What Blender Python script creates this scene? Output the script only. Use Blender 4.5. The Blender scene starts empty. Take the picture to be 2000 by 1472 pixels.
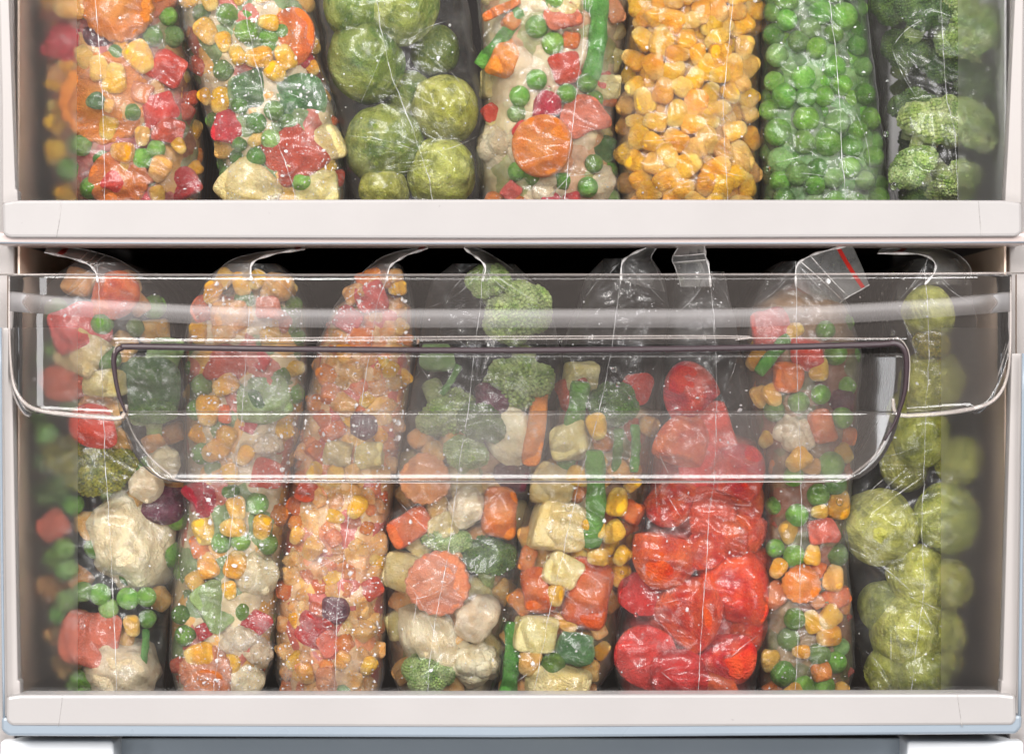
import bpy, math, random
import numpy as np
from mathutils import Vector, Euler, Matrix, noise
random.seed(7); np.random.seed(7)
S = 0.0002                     # metres per photo pixel on the plane of the drawer fronts (y = 0)
CAMD = 1.0                     # camera distance from that plane
C = bpy.context.scene.collection
SC = bpy.context.scene
R = math.radians

def X(px, y=0.0): return (px - 1000.0) * S * (1 + y / CAMD)
def Z(py, y=0.0): return (736.0 - py) * S * (1 + y / CAMD)
def P(px, py, y=0.0): return Vector((X(px, y), y, Z(py, y)))

# ------------------------------------------------------------------ camera, world, lamps, exposure
cam = bpy.data.objects.new('camera', bpy.data.cameras.new('camera')); C.objects.link(cam)
cam.location = (0, -CAMD, 0); cam.rotation_euler = (R(90), 0, 0)
cam.data.sensor_width = 36; cam.data.lens = 36 * CAMD / (2000 * S)
cam.data.clip_start = 0.02; cam.data.clip_end = 50
cam.data.dof.use_dof = True; cam.data.dof.focus_distance = CAMD + 0.012; cam.data.dof.aperture_fstop = 8
SC.camera = cam
w = bpy.data.worlds.new('World'); SC.world = w; w.use_nodes = True
w.node_tree.nodes['Background'].inputs[0].default_value = (1.0, 0.97, 0.95, 1)
w.node_tree.nodes['Background'].inputs[1].default_value = 0.05

def area(name, loc, target, sx, sy, watts, col):
    l = bpy.data.lights.new(name, 'AREA'); l.shape = 'RECTANGLE'; l.size = sx; l.size_y = sy
    l.energy = watts; l.color = col
    o = bpy.data.objects.new(name, l); C.objects.link(o); o.location = loc
    o.rotation_euler = (Vector(target) - Vector(loc)).to_track_quat('-Z', 'Y').to_euler()
    return o
area('softbox_key', (-0.85, -2.25, 1.35), (0, 0, 0), 1.4, 1.2, 100, (1.0, 0.975, 0.95))
area('softbox_fill', (1.05, -2.2, 1.15), (0, 0, 0), 1.1, 1.1, 70, (1.0, 0.985, 0.97))
area('softbox_low', (0.0, -2.2, -1.15), (0, 0, 0), 1.8, 0.8, 30, (1.0, 0.98, 0.97))
area('softbox_side', (-0.56, -0.60, -0.02), (0.15, 0.0, 0), 0.12, 0.40, 0.8, (0.97, 0.98, 1.0))
SC.view_settings.view_transform = 'Standard'
try: SC.view_settings.look = 'None'
except Exception: pass
SC.view_settings.exposure = 0.27; SC.view_settings.gamma = 1.0
SC.cycles.use_denoising = True
SC.cycles.max_bounces = 10; SC.cycles.diffuse_bounces = 4; SC.cycles.glossy_bounces = 4
SC.cycles.transmission_bounces = 8; SC.cycles.transparent_max_bounces = 32
SC.cycles.sample_clamp_indirect = 4.0
SC.cycles.blur_glossy = 0.3

# ------------------------------------------------------------------ node helpers
class NT:
    def __init__(s, name):
        s.m = bpy.data.materials.new(name); s.m.use_nodes = True
        s.t = s.m.node_tree; s.t.nodes.clear()
        s.out = s.t.nodes.new('ShaderNodeOutputMaterial')
    def n(s, typ, **kw):
        nd = s.t.nodes.new(typ)
        for k, v in kw.items():
            if k.startswith('i_'):
                key = k[2:]
                key = int(key) if key.isdigit() else key.replace('_', ' ')
                if isinstance(v, bpy.types.NodeSocket): s.t.links.new(v, nd.inputs[key])
                else: nd.inputs[key].default_value = v
            else: setattr(nd, k, v)
        return nd
    def link(s, a, b): s.t.links.new(a, b)
    def surf(s, sock): s.t.links.new(sock, s.out.inputs['Surface']); return s.m
    def math(s, op, a, b=None, c=None, clamp=False):
        nd = s.t.nodes.new('ShaderNodeMath'); nd.operation = op; nd.use_clamp = clamp
        for i, v in enumerate((a, b, c)):
            if v is None: continue
            if isinstance(v, bpy.types.NodeSocket): s.t.links.new(v, nd.inputs[i])
            else: nd.inputs[i].default_value = v
        return nd.outputs[0]
    def mix(s, fac, a, b, mode='MIX'):
        nd = s.t.nodes.new('ShaderNodeMix'); nd.data_type = 'RGBA'; nd.blend_type = mode
        for i, v in ((0, fac), (6, a), (7, b)):
            if isinstance(v, bpy.types.NodeSocket): s.t.links.new(v, nd.inputs[i])
            else: nd.inputs[i].default_value = (*v, 1) if isinstance(v, tuple) and len(v) == 3 else v
        return nd.outputs[2]
    def ramp(s, fac, lo, hi):
        nd = s.t.nodes.new('ShaderNodeMapRange'); nd.interpolation_type = 'SMOOTHSTEP'
        s.t.links.new(fac, nd.inputs[0]); nd.inputs[1].default_value = lo; nd.inputs[2].default_value = hi
        return nd.outputs[0]
    def shmix(s, fac, a, b):
        nd = s.t.nodes.new('ShaderNodeMixShader')
        if isinstance(fac, bpy.types.NodeSocket): s.t.links.new(fac, nd.inputs[0])
        else: nd.inputs[0].default_value = fac
        s.t.links.new(a, nd.inputs[1]); s.t.links.new(b, nd.inputs[2]); return nd.outputs[0]
    def objco(s): return s.n('ShaderNodeTexCoord').outputs['Object']
    def noise(s, co, scale, detail=3, rough=0.55, W=None, dist=0.0):
        nd = s.n('ShaderNodeTexNoise'); 
        if W is not None: nd.noise_dimensions = '4D'; s.link(W, nd.inputs['W'])
        s.link(co, nd.inputs['Vector']); nd.inputs['Scale'].default_value = scale
        nd.inputs['Detail'].default_value = detail; nd.inputs['Roughness'].default_value = rough
        nd.inputs['Distortion'].default_value = dist
        return nd.outputs['Fac']

def veg_mat(name, c1, c2, frost=0.25, vr=(.84, .32), rough=0.38, sss=0.12, scale=2.0, bump=0.25, shape=None, c3=None, dark=None):
    """c1/c2 mottled; shape: 'tip' (paler lower end), 'ring' (disc core), 'inner' (paler inside face)"""
    frost += 0.05
    t = NT(name); co = t.objco(); oi = t.n('ShaderNodeObjectInfo').outputs['Random']
    Wv = t.math('MULTIPLY', oi, 37.0)
    n1 = t.noise(co, scale, 4, 0.6, Wv)
    col = t.mix(t.ramp(n1, 0.35, 0.65), c1, c2)
    if shape and c3:
        sep = t.n('ShaderNodeSeparateXYZ', i_0=co)
        if shape == 'tip': f = t.ramp(t.math('MULTIPLY', sep.outputs[2], -1.0), 0.15, 0.95)
        elif shape == 'top': f = t.ramp(sep.outputs[2], -0.2, 0.9)
        elif shape == 'ring':
            rr = t.math('SQRT', t.math('ADD', t.math('MULTIPLY', sep.outputs[0], sep.outputs[0]), t.math('MULTIPLY', sep.outputs[2], sep.outputs[2])))
            f = t.math('SUBTRACT', 1.0, t.ramp(t.math('ADD', rr, t.math('MULTIPLY', t.math('SUBTRACT', n1, 0.5), 0.5)), 0.25, 0.62))
            f = t.math('MULTIPLY', f, 0.6)
        else: f = t.ramp(sep.outputs[1], -0.02, 0.14)
        col = t.mix(f, col, c3)
    if dark:
        n3 = t.noise(co, scale * 1.5, 5, 0.65, Wv)
        col = t.mix(t.math('MULTIPLY', t.ramp(n3, 0.44, 0.66), 0.9), col, dark)
        if name.startswith('sprout'):
            ta = t.n('ShaderNodeAttribute', attribute_name='tone').outputs['Fac']
            col = t.mix(t.math('MULTIPLY', t.ramp(ta, 0.05, 0.75), 0.75), t.mix(0.6, col, dark), col)
        mpv = t.n('ShaderNodeMapping', i_Vector=co); mpv.inputs['Scale'].default_value = (5.5, 5.5, 0.9)
        col = t.mix(t.math('MULTIPLY', t.ramp(t.noise(mpv.outputs[0], 1.6, 3, 0.6, Wv), 0.54, 0.66), 0.28), col, tuple(min(.85, v * 1.25 + .08) for v in c2))
    pale = t.math('MULTIPLY', t.ramp(t.math('FRACT', t.math('MULTIPLY', oi, 13.7)), 0.55, 1.0), 0.42)
    if name in ('pea_skin', 'corn_skin', 'carrot_flesh', 'pepper_skin', 'green_pepper_skin'): col = t.mix(pale, col, tuple(min(.86, .45 * v + .40 * m_) for v, m_ in zip(c2, (.80, .78, .66))))
    hsv = t.n('ShaderNodeHueSaturation', i_Color=col)
    t.link(t.math('ADD', 0.487, t.math('MULTIPLY', oi, 0.026)), hsv.inputs['Hue'])
    t.link(t.math('ADD', vr[0], t.math('MULTIPLY', t.math('FRACT', t.math('MULTIPLY', oi, 7.31)), vr[1])), hsv.inputs['Value'])
    n2 = t.noise(co, scale * 1.6, 6, 0.72, Wv)
    fmask = t.math('MULTIPLY', t.ramp(n2, 0.64 - frost * 0.35, 0.74), min(1.0, 0.22 + frost), clamp=True)
    col = t.mix(fmask, hsv.outputs[0], (0.80, 0.80, 0.80))
    b = t.n('ShaderNodeBsdfPrincipled'); t.link(col, b.inputs['Base Color'])
    t.link(t.math('ADD', rough + 0.14, t.math('MULTIPLY', fmask, 0.3)), b.inputs['Roughness'])
    b.inputs['Subsurface Weight'].default_value = sss; b.inputs['Specular IOR Level'].default_value = 0.3
    b.inputs['Subsurface Radius'].default_value = (1.0, 0.6, 0.35); b.inputs['Subsurface Scale'].default_value = 0.0025
    bp = t.n('ShaderNodeBump', i_Strength=0.6, i_Distance=bump)
    hh = t.math('ADD', n2, t.math('MULTIPLY', t.noise(co, scale * 9, 2, 0.6, Wv), 0.12))
    t.link(hh, bp.inputs['Height']); t.link(bp.outputs[0], b.inputs['Normal'])
    return t.surf(b.outputs[0])

def film_mat(name, haze=0.06, frost=0.25, frost_scale=70, tint=(0.985, 0.985, 0.985), bumpd=0.0006, gloss=0.07):
    t = NT(name); co = t.objco()
    # creases: two stretched ridged noises + fine crinkle
    mp = t.n('ShaderNodeMapping', i_Vector=co); mp.inputs['Rotation'].default_value = (0, R(28), 0); mp.inputs['Scale'].default_value = (1.0, 1.0, 0.28)
    mp2 = t.n('ShaderNodeMapping', i_Vector=co); mp2.inputs['Rotation'].default_value = (0, R(-52), 0); mp2.inputs['Scale'].default_value = (1.0, 1.0, 0.3)
    def ridge(n): return t.math('POWER', t.math('SUBTRACT', 1.0, t.math('MULTIPLY', t.math('ABSOLUTE', t.math('SUBTRACT', n, 0.5)), 4.0), clamp=True), 3.0)
    r1 = ridge(t.noise(mp.outputs[0], 70, 1.5, 0.5)); r2 = ridge(t.noise(mp2.outputs[0], 55, 1.5, 0.5))
    fine = t.noise(co, 420, 3, 0.65)
    h = t.math('ADD', t.math('ADD', r1, t.math('MULTIPLY', r2, 0.8)), t.math('MULTIPLY', fine, 0.35))
    bp = t.n('ShaderNodeBump', i_Strength=0.35, i_Distance=bumpd); t.link(h, bp.inputs['Height'])
    g1 = t.n('ShaderNodeBsdfGlossy', i_Roughness=0.28); g2 = t.n('ShaderNodeBsdfGlossy', i_Roughness=gloss)
    t.link(bp.outputs[0], g1.inputs['Normal']); t.link(bp.outputs[0], g2.inputs['Normal'])
    gmix = t.shmix(0.38, g1.outputs[0], g2.outputs[0])
    fr = t.n('ShaderNodeFresnel', i_IOR=1.5); t.link(bp.outputs[0], fr.inputs['Normal'])
    ff = t.math('ADD', t.math('MULTIPLY', fr.outputs[0], 0.70), 0.006, clamp=True)
    tr = t.n('ShaderNodeBsdfTransparent', i_Color=(*tint, 1))
    base = t.shmix(ff, tr.outputs[0], gmix)
    fn = t.noise(co, frost_scale, 6, 0.7, dist=0.4); fn2 = t.noise(co, 900, 2, 0.6)
    fm = t.math('MULTIPLY', t.ramp(fn, 0.50, 0.74), t.math('ADD', 0.55, t.math('MULTIPLY', fn2, 0.8)))
    lw = t.n('ShaderNodeLayerWeight', i_Blend=0.35)
    gz = t.math('MULTIPLY', t.math('POWER', lw.outputs['Facing'], 2.0), 0.05)
    grain = t.math('MULTIPLY', t.ramp(t.noise(co, 1500, 2, 0.7), 0.55, 0.75), 0.02 + frost * 0.4)
    fac = t.math('ADD', t.math('ADD', t.math('ADD', gz, t.math('MULTIPLY', t.ramp(t.noise(co, 24, 3, 0.6), 0.50, 0.72), 0.02 + frost * 0.5)), grain), t.math('ADD', haze, t.math('MULTIPLY', fm, frost)), clamp=True)  # broad patches: milky frost plus soft white reflections put into the haze
    df = t.n('ShaderNodeBsdfDiffuse', i_Color=(0.84, 0.84, 0.84, 1)); tl = t.n('ShaderNodeBsdfTranslucent', i_Color=(0.84, 0.84, 0.84, 1))
    t.link(bp.outputs[0], df.inputs['Normal'])
    return t.surf(t.shmix(fac, base, t.shmix(0.4, df.outputs[0], tl.outputs[0])))

def clear_mat(name, haze=0.02, tint=(0.985, 0.985, 0.985), rough=0.03, wave=0.0, scratch=0.0, spec=1.0):
    t = NT(name); co = t.objco()
    gl = t.n('ShaderNodeBsdfGlossy', i_Roughness=rough); fr = t.n('ShaderNodeFresnel', i_IOR=1.49)
    if wave:
        mp = t.n('ShaderNodeMapping', i_Vector=co); mp.inputs['Scale'].default_value = (0.25, 1, 1)
        bp = t.n('ShaderNodeBump', i_Strength=1.0, i_Distance=wave); t.link(t.noise(mp.outputs[0], 45, 2), bp.inputs['Height'])
        t.link(bp.outputs[0], gl.inputs['Normal']); t.link(bp.outputs[0], fr.inputs['Normal'])
    tr = t.n('ShaderNodeBsdfTransparent', i_Color=(*tint, 1))
    base = t.shmix(t.math('MULTIPLY', fr.outputs[0], spec), tr.outputs[0], gl.outputs[0])
    df = t.n('ShaderNodeBsdfDiffuse', i_Color=(0.8, 0.70, 0.65, 1))  # haze tint carries the warm reflection of the surroundings
    fac = t.math('MULTIPLY', t.math('ADD', 0.6, t.math('MULTIPLY', t.noise(co, 14, 5, 0.65), 0.8)), haze)
    if scratch:
        sp = t.ramp(t.noise(co, 1100, 1, 0.5), 0.78, 0.84)
        fac = t.math('ADD', fac, t.math('MULTIPLY', sp, scratch))
    return t.surf(t.shmix(fac, base, df.outputs[0]))

def frosted_mat(name, rough=0.6):
    t = NT(name)
    rf = t.n('ShaderNodeBsdfRefraction', i_Roughness=rough, i_IOR=1.18, i_Color=(0.99, 0.99, 0.99, 1))
    tr = t.n('ShaderNodeBsdfTransparent', i_Color=(1, 1, 1, 1)); df = t.n('ShaderNodeBsdfDiffuse', i_Color=(0.8, 0.78, 0.76, 1))
    return t.surf(t.shmix(0.028, t.shmix(0.20, rf.outputs[0], tr.outputs[0]), df.outputs[0]))

def plastic(name, c, rough=0.35, var=0.05, bump=0.00004, spec=0.5):
    t = NT(name); co = t.objco()
    n = t.noise(co, 16, 5, 0.6); n2 = t.noise(co, 700, 2, 0.5)
    col = t.mix(n, tuple(v * (1 - var) for v in c), tuple(min(1, v * (1 + var)) for v in c))
    sp = t.ramp(t.noise(co, 260, 2, 0.5), 0.77, 0.80)
    col = t.mix(t.math('MULTIPLY', sp, 0.35), col, tuple(v * 0.45 for v in c))
    b = t.n('ShaderNodeBsdfPrincipled'); t.link(col, b.inputs['Base Color']); b.inputs['Specular IOR Level'].default_value = spec
    t.link(t.math('ADD', rough, t.math('MULTIPLY', t.math('SUBTRACT', n, 0.5), 0.2)), b.inputs['Roughness'])
    bp = t.n('ShaderNodeBump', i_Strength=0.5, i_Distance=bump); t.link(n2, bp.inputs['Height']); t.link(bp.outputs[0], b.inputs['Normal'])
    return t.surf(b.outputs[0])

def crust_mat(name, palette, frost=0.35, cell=95.0, bump=0.0012):
    """frozen mass of chopped pieces: voronoi cells pick colours from the palette, crusted with frost"""
    t = NT(name); co = t.objco()
    wob = t.n('ShaderNodeTexNoise', i_Vector=co, i_Scale=120.0, i_Detail=2.0)
    vm = t.n('ShaderNodeVectorMath', operation='MULTIPLY_ADD'); t.link(wob.outputs['Color'], vm.inputs[0]); vm.inputs[1].default_value = (0.006,) * 3; t.link(co, vm.inputs[2])
    vo = t.n('ShaderNodeTexVoronoi', i_Scale=cell); t.link(vm.outputs[0], vo.inputs['Vector'])
    sep = t.n('ShaderNodeSeparateColor', i_0=vo.outputs['Color'])
    cr = t.n('ShaderNodeValToRGB'); cr.color_ramp.interpolation = 'CONSTANT'; t.link(sep.outputs[0], cr.inputs[0])
    e = cr.color_ramp.elements
    while len(e) < len(palette): e.new(0.5)
    for i, c in enumerate(palette):
        e[i].position = i / len(palette); e[i].color = (*c, 1)
    n = t.noise(co, 220, 5, 0.7); n2 = t.noise(co, 75, 6, 0.7)
    col = t.mix(t.ramp(n, 0.3, 0.9), cr.outputs[0], t.mix(0.25, cr.outputs[0], (0.6, 0.5, 0.4)))
    fm = t.math('MULTIPLY', t.ramp(n2, 0.66 - frost * 0.4, 0.85), 0.3 + frost * 1.5)
    col = t.mix(fm, col, (0.78, 0.77, 0.75))
    b = t.n('ShaderNodeBsdfPrincipled'); t.link(col, b.inputs['Base Color']); b.inputs['Roughness'].default_value = 0.42
    b.inputs['Subsurface Weight'].default_value = 0.1; b.inputs['Subsurface Scale'].default_value = 0.002
    h = t.math('ADD', t.math('MULTIPLY', vo.outputs['Distance'], -1.3), t.math('MULTIPLY', n, 0.7))
    bp = t.n('ShaderNodeBump', i_Strength=0.9, i_Distance=bump); t.link(h, bp.inputs['Height']); t.link(bp.outputs[0], b.inputs['Normal'])
    return t.surf(b.outputs[0])

def white_line_mat(name, c=(0.85, 0.85, 0.86), rough=0.25, mx=0.75, lo_=0.35, hi_=0.62):
    t = NT(name); b = t.n('ShaderNodeBsdfPrincipled'); b.inputs['Base Color'].default_value = (*c, 1); b.inputs['Roughness'].default_value = rough
    co = t.objco(); nn = t.noise(co, 160, 3, 0.6)
    tr = t.n('ShaderNodeBsdfTransparent')
    return t.surf(t.shmix(t.math('MULTIPLY', t.ramp(nn, lo_, hi_), mx), b.outputs[0], tr.outputs[0]))

CREAM1, CREAM2 = (0.82, 0.64, 0.39), (0.88, 0.76, 0.53)
M = dict(
    pea=veg_mat('pea_skin', (0.14, 0.38, 0.03), (0.26, 0.50, 0.08), vr=(.55, .6), frost=0.2, rough=0.3, scale=1.4, bump=0.12),
    corn=veg_mat('corn_skin', (0.92, 0.42, 0.012), (0.94, 0.52, 0.035), frost=0.10, rough=0.3, scale=1.2, bump=0.1, shape='tip', c3=(0.92, 0.63, 0.19)),
    carrot=veg_mat('carrot_flesh', (0.80, 0.17, 0.02), (0.82, 0.24, 0.05), frost=0.26, scale=1.8, bump=0.2, shape='ring', c3=(0.84, 0.30, 0.08)),
    pepper=veg_mat('red_pepper_skin', (0.55, 0.03, 0.025), (0.66, 0.07, 0.05), frost=0.22, rough=0.28, scale=1.4, bump=0.2, shape='inner', c3=(0.70, 0.16, 0.11)),
    tomato=veg_mat('tomato_skin', (0.60, 0.028, 0.012), (0.86, 0.15, 0.03), frost=0.14, rough=0.25, scale=1.3, bump=0.10, shape='inner', c3=(0.74, 0.10, 0.045)),
    cream=veg_mat('cauliflower_flesh', CREAM1, CREAM2, frost=0.12, rough=0.45, scale=2.2, bump=0.22),
    potato=veg_mat('potato_flesh', (0.76, 0.60, 0.22), (0.84, 0.72, 0.38), frost=0.10, rough=0.4, scale=1.5, bump=0.12),
    onion=veg_mat('onion_flesh', (0.86, 0.40, 0.10), (0.88, 0.54, 0.23), frost=0.26, rough=0.35, scale=1.6, bump=0.2),
    purple=veg_mat('purple_skin', (0.10, 0.02, 0.045), (0.22, 0.06, 0.09), frost=0.22, rough=0.35, scale=1.6, bump=0.2),
    greenp=veg_mat('green_pepper_skin', (0.045, 0.13, 0.035), (0.10, 0.22, 0.07), frost=0.28, rough=0.3, scale=1.4, bump=0.15, shape='inner', c3=(0.28, 0.40, 0.16)),
    bean=veg_mat('bean_skin', (0.09, 0.30, 0.04), (0.15, 0.38, 0.07), frost=0.14, rough=0.32, scale=2.2, bump=0.1),
    sprout=veg_mat('sprout_leaf', (0.27, 0.32, 0.04), (0.50, 0.53, 0.14), frost=0.15, rough=0.4, scale=1.3, bump=0.10, dark=(0.10, 0.19, 0.03)),
    sprout_y=veg_mat('sprout_leaf_yellow', (0.46, 0.47, 0.045), (0.71, 0.70, 0.19), frost=0.10, rough=0.4, scale=1.3, bump=0.10, dark=(0.20, 0.22, 0.04)),
    brochead=veg_mat('broccoli_buds', (0.06, 0.14, 0.025), (0.16, 0.27, 0.05), frost=0.20, rough=0.6, scale=2.5, bump=0.2),
    brochead_y=veg_mat('broccoli_buds_yellow', (0.28, 0.26, 0.02), (0.42, 0.36, 0.04), frost=0.10, rough=0.6, scale=3.0, bump=0.2, dark=(0.10, 0.14, 0.02)),
    brochead_p=veg_mat('broccoli_buds_pale', (0.38, 0.52, 0.12), (0.62, 0.72, 0.32), frost=0.22, rough=0.55, scale=2.2, bump=0.2, dark=(0.18, 0.34, 0.05)),
    brocstem=veg_mat('broccoli_stem', (0.38, 0.50, 0.14), (0.52, 0.60, 0.24), frost=0.18, rough=0.45, scale=2.0, bump=0.12),
    ice=None,
)

# ------------------------------------------------------------------ mesh helpers
def mk_mesh(name, verts, faces, mat=None, smooth=True):
    me = bpy.data.meshes.new(name); me.from_pydata([tuple(v) for v in verts], [], faces); me.update()
    if smooth: me.polygons.foreach_set('use_smooth', [True] * len(me.polygons))
    if mat: me.materials.append(mat)
    return me
def obj(name, me, parent=None, loc=None):
    o = bpy.data.objects.new(name, me); C.objects.link(o)
    if loc is not None: o.location = loc
    if parent is not None: o.parent = parent
    return o
def tag(o, label=None, cat=None, group=None, kind=None):
    if label: o['label'] = label
    if cat: o['category'] = cat
    if group: o['group'] = group
    if kind: o['kind'] = kind
    return o
def thing(name, label, cat, loc=(0, 0, 0), group=None):
    return tag(obj(name, None, None, loc), label, cat, group)

_ico = {}
def ico(sub):
    if sub in _ico: return _ico[sub]
    import bmesh
    bm = bmesh.new(); bmesh.ops.create_icosphere(bm, subdivisions=sub, radius=1.0)
    bm.verts.index_update()
    v = np.array([tuple(x.co) for x in bm.verts]); f = [tuple(x.index for x in p.verts) for p in bm.faces]
    bm.free(); _ico[sub] = (v, f); return v, f
def nz(p, s=1.0, off=(0, 0, 0)): return noise.noise(Vector((p[0] * s + off[0], p[1] * s + off[1], p[2] * s + off[2])))
def rbox(hx, hy, hz, n=10, p=5.0):
    """rounded box as a superellipsoid-mapped cube grid"""
    verts = []; faces = []; idx = {}
    def vid(q):
        k = tuple(np.round(q, 5))
        if k not in idx: idx[k] = len(verts); verts.append(np.array(q, float))
        return idx[k]
    g = np.linspace(-1, 1, n + 1)
    for ax in range(3):
        for sg in (-1, 1):
            for i in range(n):
                for j in range(n):
                    qs = []
                    for (a, b) in ((i, j), (i + 1, j), (i + 1, j + 1), (i, j + 1)):
                        q = [0, 0, 0]; q[ax] = sg; q[(ax + 1) % 3] = g[a]; q[(ax + 2) % 3] = g[b]; qs.append(vid(q))
                    faces.append(tuple(qs if sg > 0 else qs[::-1]))
    v = np.array(verts); nrm = (np.abs(v) ** p).sum(1) ** (1 / p)
    v = v / nrm[:, None] * np.array([hx, hy, hz])
    return v, faces
def ro(): return (random.uniform(-50, 50), random.uniform(-50, 50), random.uniform(-50, 50))

def m_pea(k):
    v, f = ico(3); o = ro(); d = Vector((random.uniform(-1, 1), -1, random.uniform(-1, 1))).normalized(); wr = .03 if k % 3 == 0 else 0.0
    out = []
    for q in v:
        r = 1 + 0.05 * nz(q, 1.3, o) + (0.02 + wr) * nz(q, 4, o)
        dd = Vector(q).dot(d); r -= 0.16 * max(0, (dd - 0.82) / 0.18) ** 1.5 * (k % 2)
        out.append(q * r)
    return out, f
def m_corn(k):
    v, f = rbox(0.78, 0.52, 1.0, 12, 3.2); o = ro(); out = []
    for q in v:
        t = (q[2] + 1) / 2
        wd = 0.70 + 0.34 * min(1, t * 1.35) ** 0.8
        q = q * np.array([wd, 0.75 + 0.25 * t, 1.0])
        if t > .8: q[2] -= 0.10 * math.exp(-(q[0] / .35) ** 2) * (k % 2)
        out.append(q * (1 + 0.07 * nz(q, 1.6, o)))
    return out, f
def m_disc(k):
    """cut carrot slice, faces towards +-y, crinkled rim"""
    o = ro(); verts = []; faces = []; na = 72; rings = [0.0, .3, .55, .75, .9, .97, 1.0]
    th = 0.24; A = 18
    def rad(a): return 1 + 0.03 * math.sin(a * A) * (k % 2) + 0.06 * noise.noise(Vector((math.cos(a) * 1.2 + o[0], math.sin(a) * 1.2, o[1])))
    prof = [(r, -th * (1 if r < .93 else (1 - ((r - .93) / .07) ** 2 * .35))) for r in rings] + [(1.02, 0.0)] + [(r, th * (1 if r < .93 else (1 - ((r - .93) / .07) ** 2 * .35))) for r in rings[::-1]]
    for (r, y) in prof:
        for i in range(na):
            a = 2 * math.pi * i / na; rr = r * (rad(a) if r > .3 else 1)
            verts.append((rr * math.cos(a), y + 0.035 * nz((rr * math.cos(a), 0, rr * math.sin(a)), 2.2, o) + 0.02 * nz((rr * math.cos(a), y, rr * math.sin(a)), 7, o), rr * math.sin(a)))
    for j in range(len(prof) - 1):
        for i in range(na):
            i2 = (i + 1) % na
            faces.append((j * na + i, j * na + i2, (j + 1) * na + i2, (j + 1) * na + i))
    return verts, faces
def m_chunk(hx, hy, hz, p=5.0, amp=0.10, taper=0.0, bend=0.0):
    def fn(k):
        v, f = rbox(hx, hy, hz, 11, p); o = ro(); out = []
        sh = random.uniform(-.22, .22); sh2 = random.uniform(-.15, .15)
        for q in v:
            t = (q[2] / hz + 1) / 2
            q = np.array([q[0] * (1 - taper * t) + sh * q[2] * .5, q[1] * (1 - taper * t) + sh2 * q[2] * .5 + bend * q[0] ** 2, q[2] + sh2 * q[0] * .4])
            n_ = np.array([nz(q, 1.1, o), nz(q, 1.1, (o[1], o[2], o[0])), nz(q, 1.1, (o[2], o[0], o[1]))])
            out.append(q + n_ * amp + q * 0.03 * nz(q, 5, o))
        return out, f
    return fn
def m_lump(amp=0.22, fine=0.05, sub=4, sq=(1, .85, 1)):
    def fn(k):
        v, f = ico(sub); o = ro(); out = []
        for q in v:
            r = 1 + amp * nz(q, 1.2, o) + amp * .5 * nz(q, 2.4, o) + fine * nz(q, 7, o)
            out.append(q * r * np.array(sq))
        return out, f
    return fn
def m_tomato(k):
    v, f = ico(5); o = ro(); out = []
    pl = [(Vector((random.gauss(0, 1), -abs(random.gauss(0, .8)), random.gauss(0, 1))).normalized(), random.uniform(.26, .5)) for _ in range(2)]
    for q in v:
        q = q * np.array([.82, .50, 1.0])
        if k % 3 != 2 and q[1] > 0.12: q[1] = 0.12 + (q[1] - .12) * .1
        for nn_, dd_ in pl:
            x = Vector(q).dot(nn_) - dd_
            if x > 0: q = q - np.array(nn_) * x * .88 + .012 * nz(q, 5, o) * min(1, x * 6)
        out.append(q * (1 + .10 * nz(q, 1.1, o) + .012 * nz(q, 3, o)))
    return out, f
def m_sprout(k):
    v, f = ico(5); o = ro(); out = []
    caps = []
    for i in range(7):
        d = Vector((random.gauss(0, 1), random.gauss(-.4, 1), random.gauss(.2, .6))).normalized(); caps.append((d, random.uniform(.1, .6)))
    m_sprout.tone = []
    for q in v:
        r = 1 + .05 * nz(q, 1.2, o); tn = .5
        for ci, (d, c) in enumerate(caps):
            x = Vector(q).dot(d) - c - 0.05 * nz(q, 4, (d[0] * 9, 0, 0))
            s = 1 / (1 + math.exp(-x * 60)); r += 0.036 * s - 0.025 * s * max(0, x)
            tn = tn * (1 - s) + s * (((ci * 37) % 10) / 10.0 - .9 * max(0, .22 - x) + .1)
        m_sprout.tone.append(tn)
        # leaf veins running down from the tip
        a = math.atan2(q[1], q[0]); r += 0.007 * math.sin(a * 13 + 3 * nz(q, 2, o)) * (1 - q[2] ** 2)
        out.append(q * r * np.array([.93, .93, 1.03]))
    return out, f
def m_bean(k):
    verts = []; faces = []; na = 20; ns = 26; o = ro()
    for j in range(ns + 1):
        t = -1 + 2 * j / ns
        rr = 0.20 * (1 + .08 * math.sin(t * 9 + k))
        if j in (0, ns): rr *= .86
        cx = .05 * math.sin(t * 2 + k) ; cy = .03 * t * t
        for i in range(na):
            a = 2 * math.pi * i / na
            verts.append((cx + rr * math.cos(a) * 1.0 + .01 * noise.noise(Vector((a, t * 5, o[0]))), cy + rr * .85 * math.sin(a), t))
    for j in range(ns):
        for i in range(na):
            i2 = (i + 1) % na; faces.append((j * na + i, j * na + i2, (j + 1) * na + i2, (j + 1) * na + i))
    faces.append(tuple(range(na))[::-1]); faces.append(tuple(ns * na + i for i in range(na)))
    return verts, faces
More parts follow.
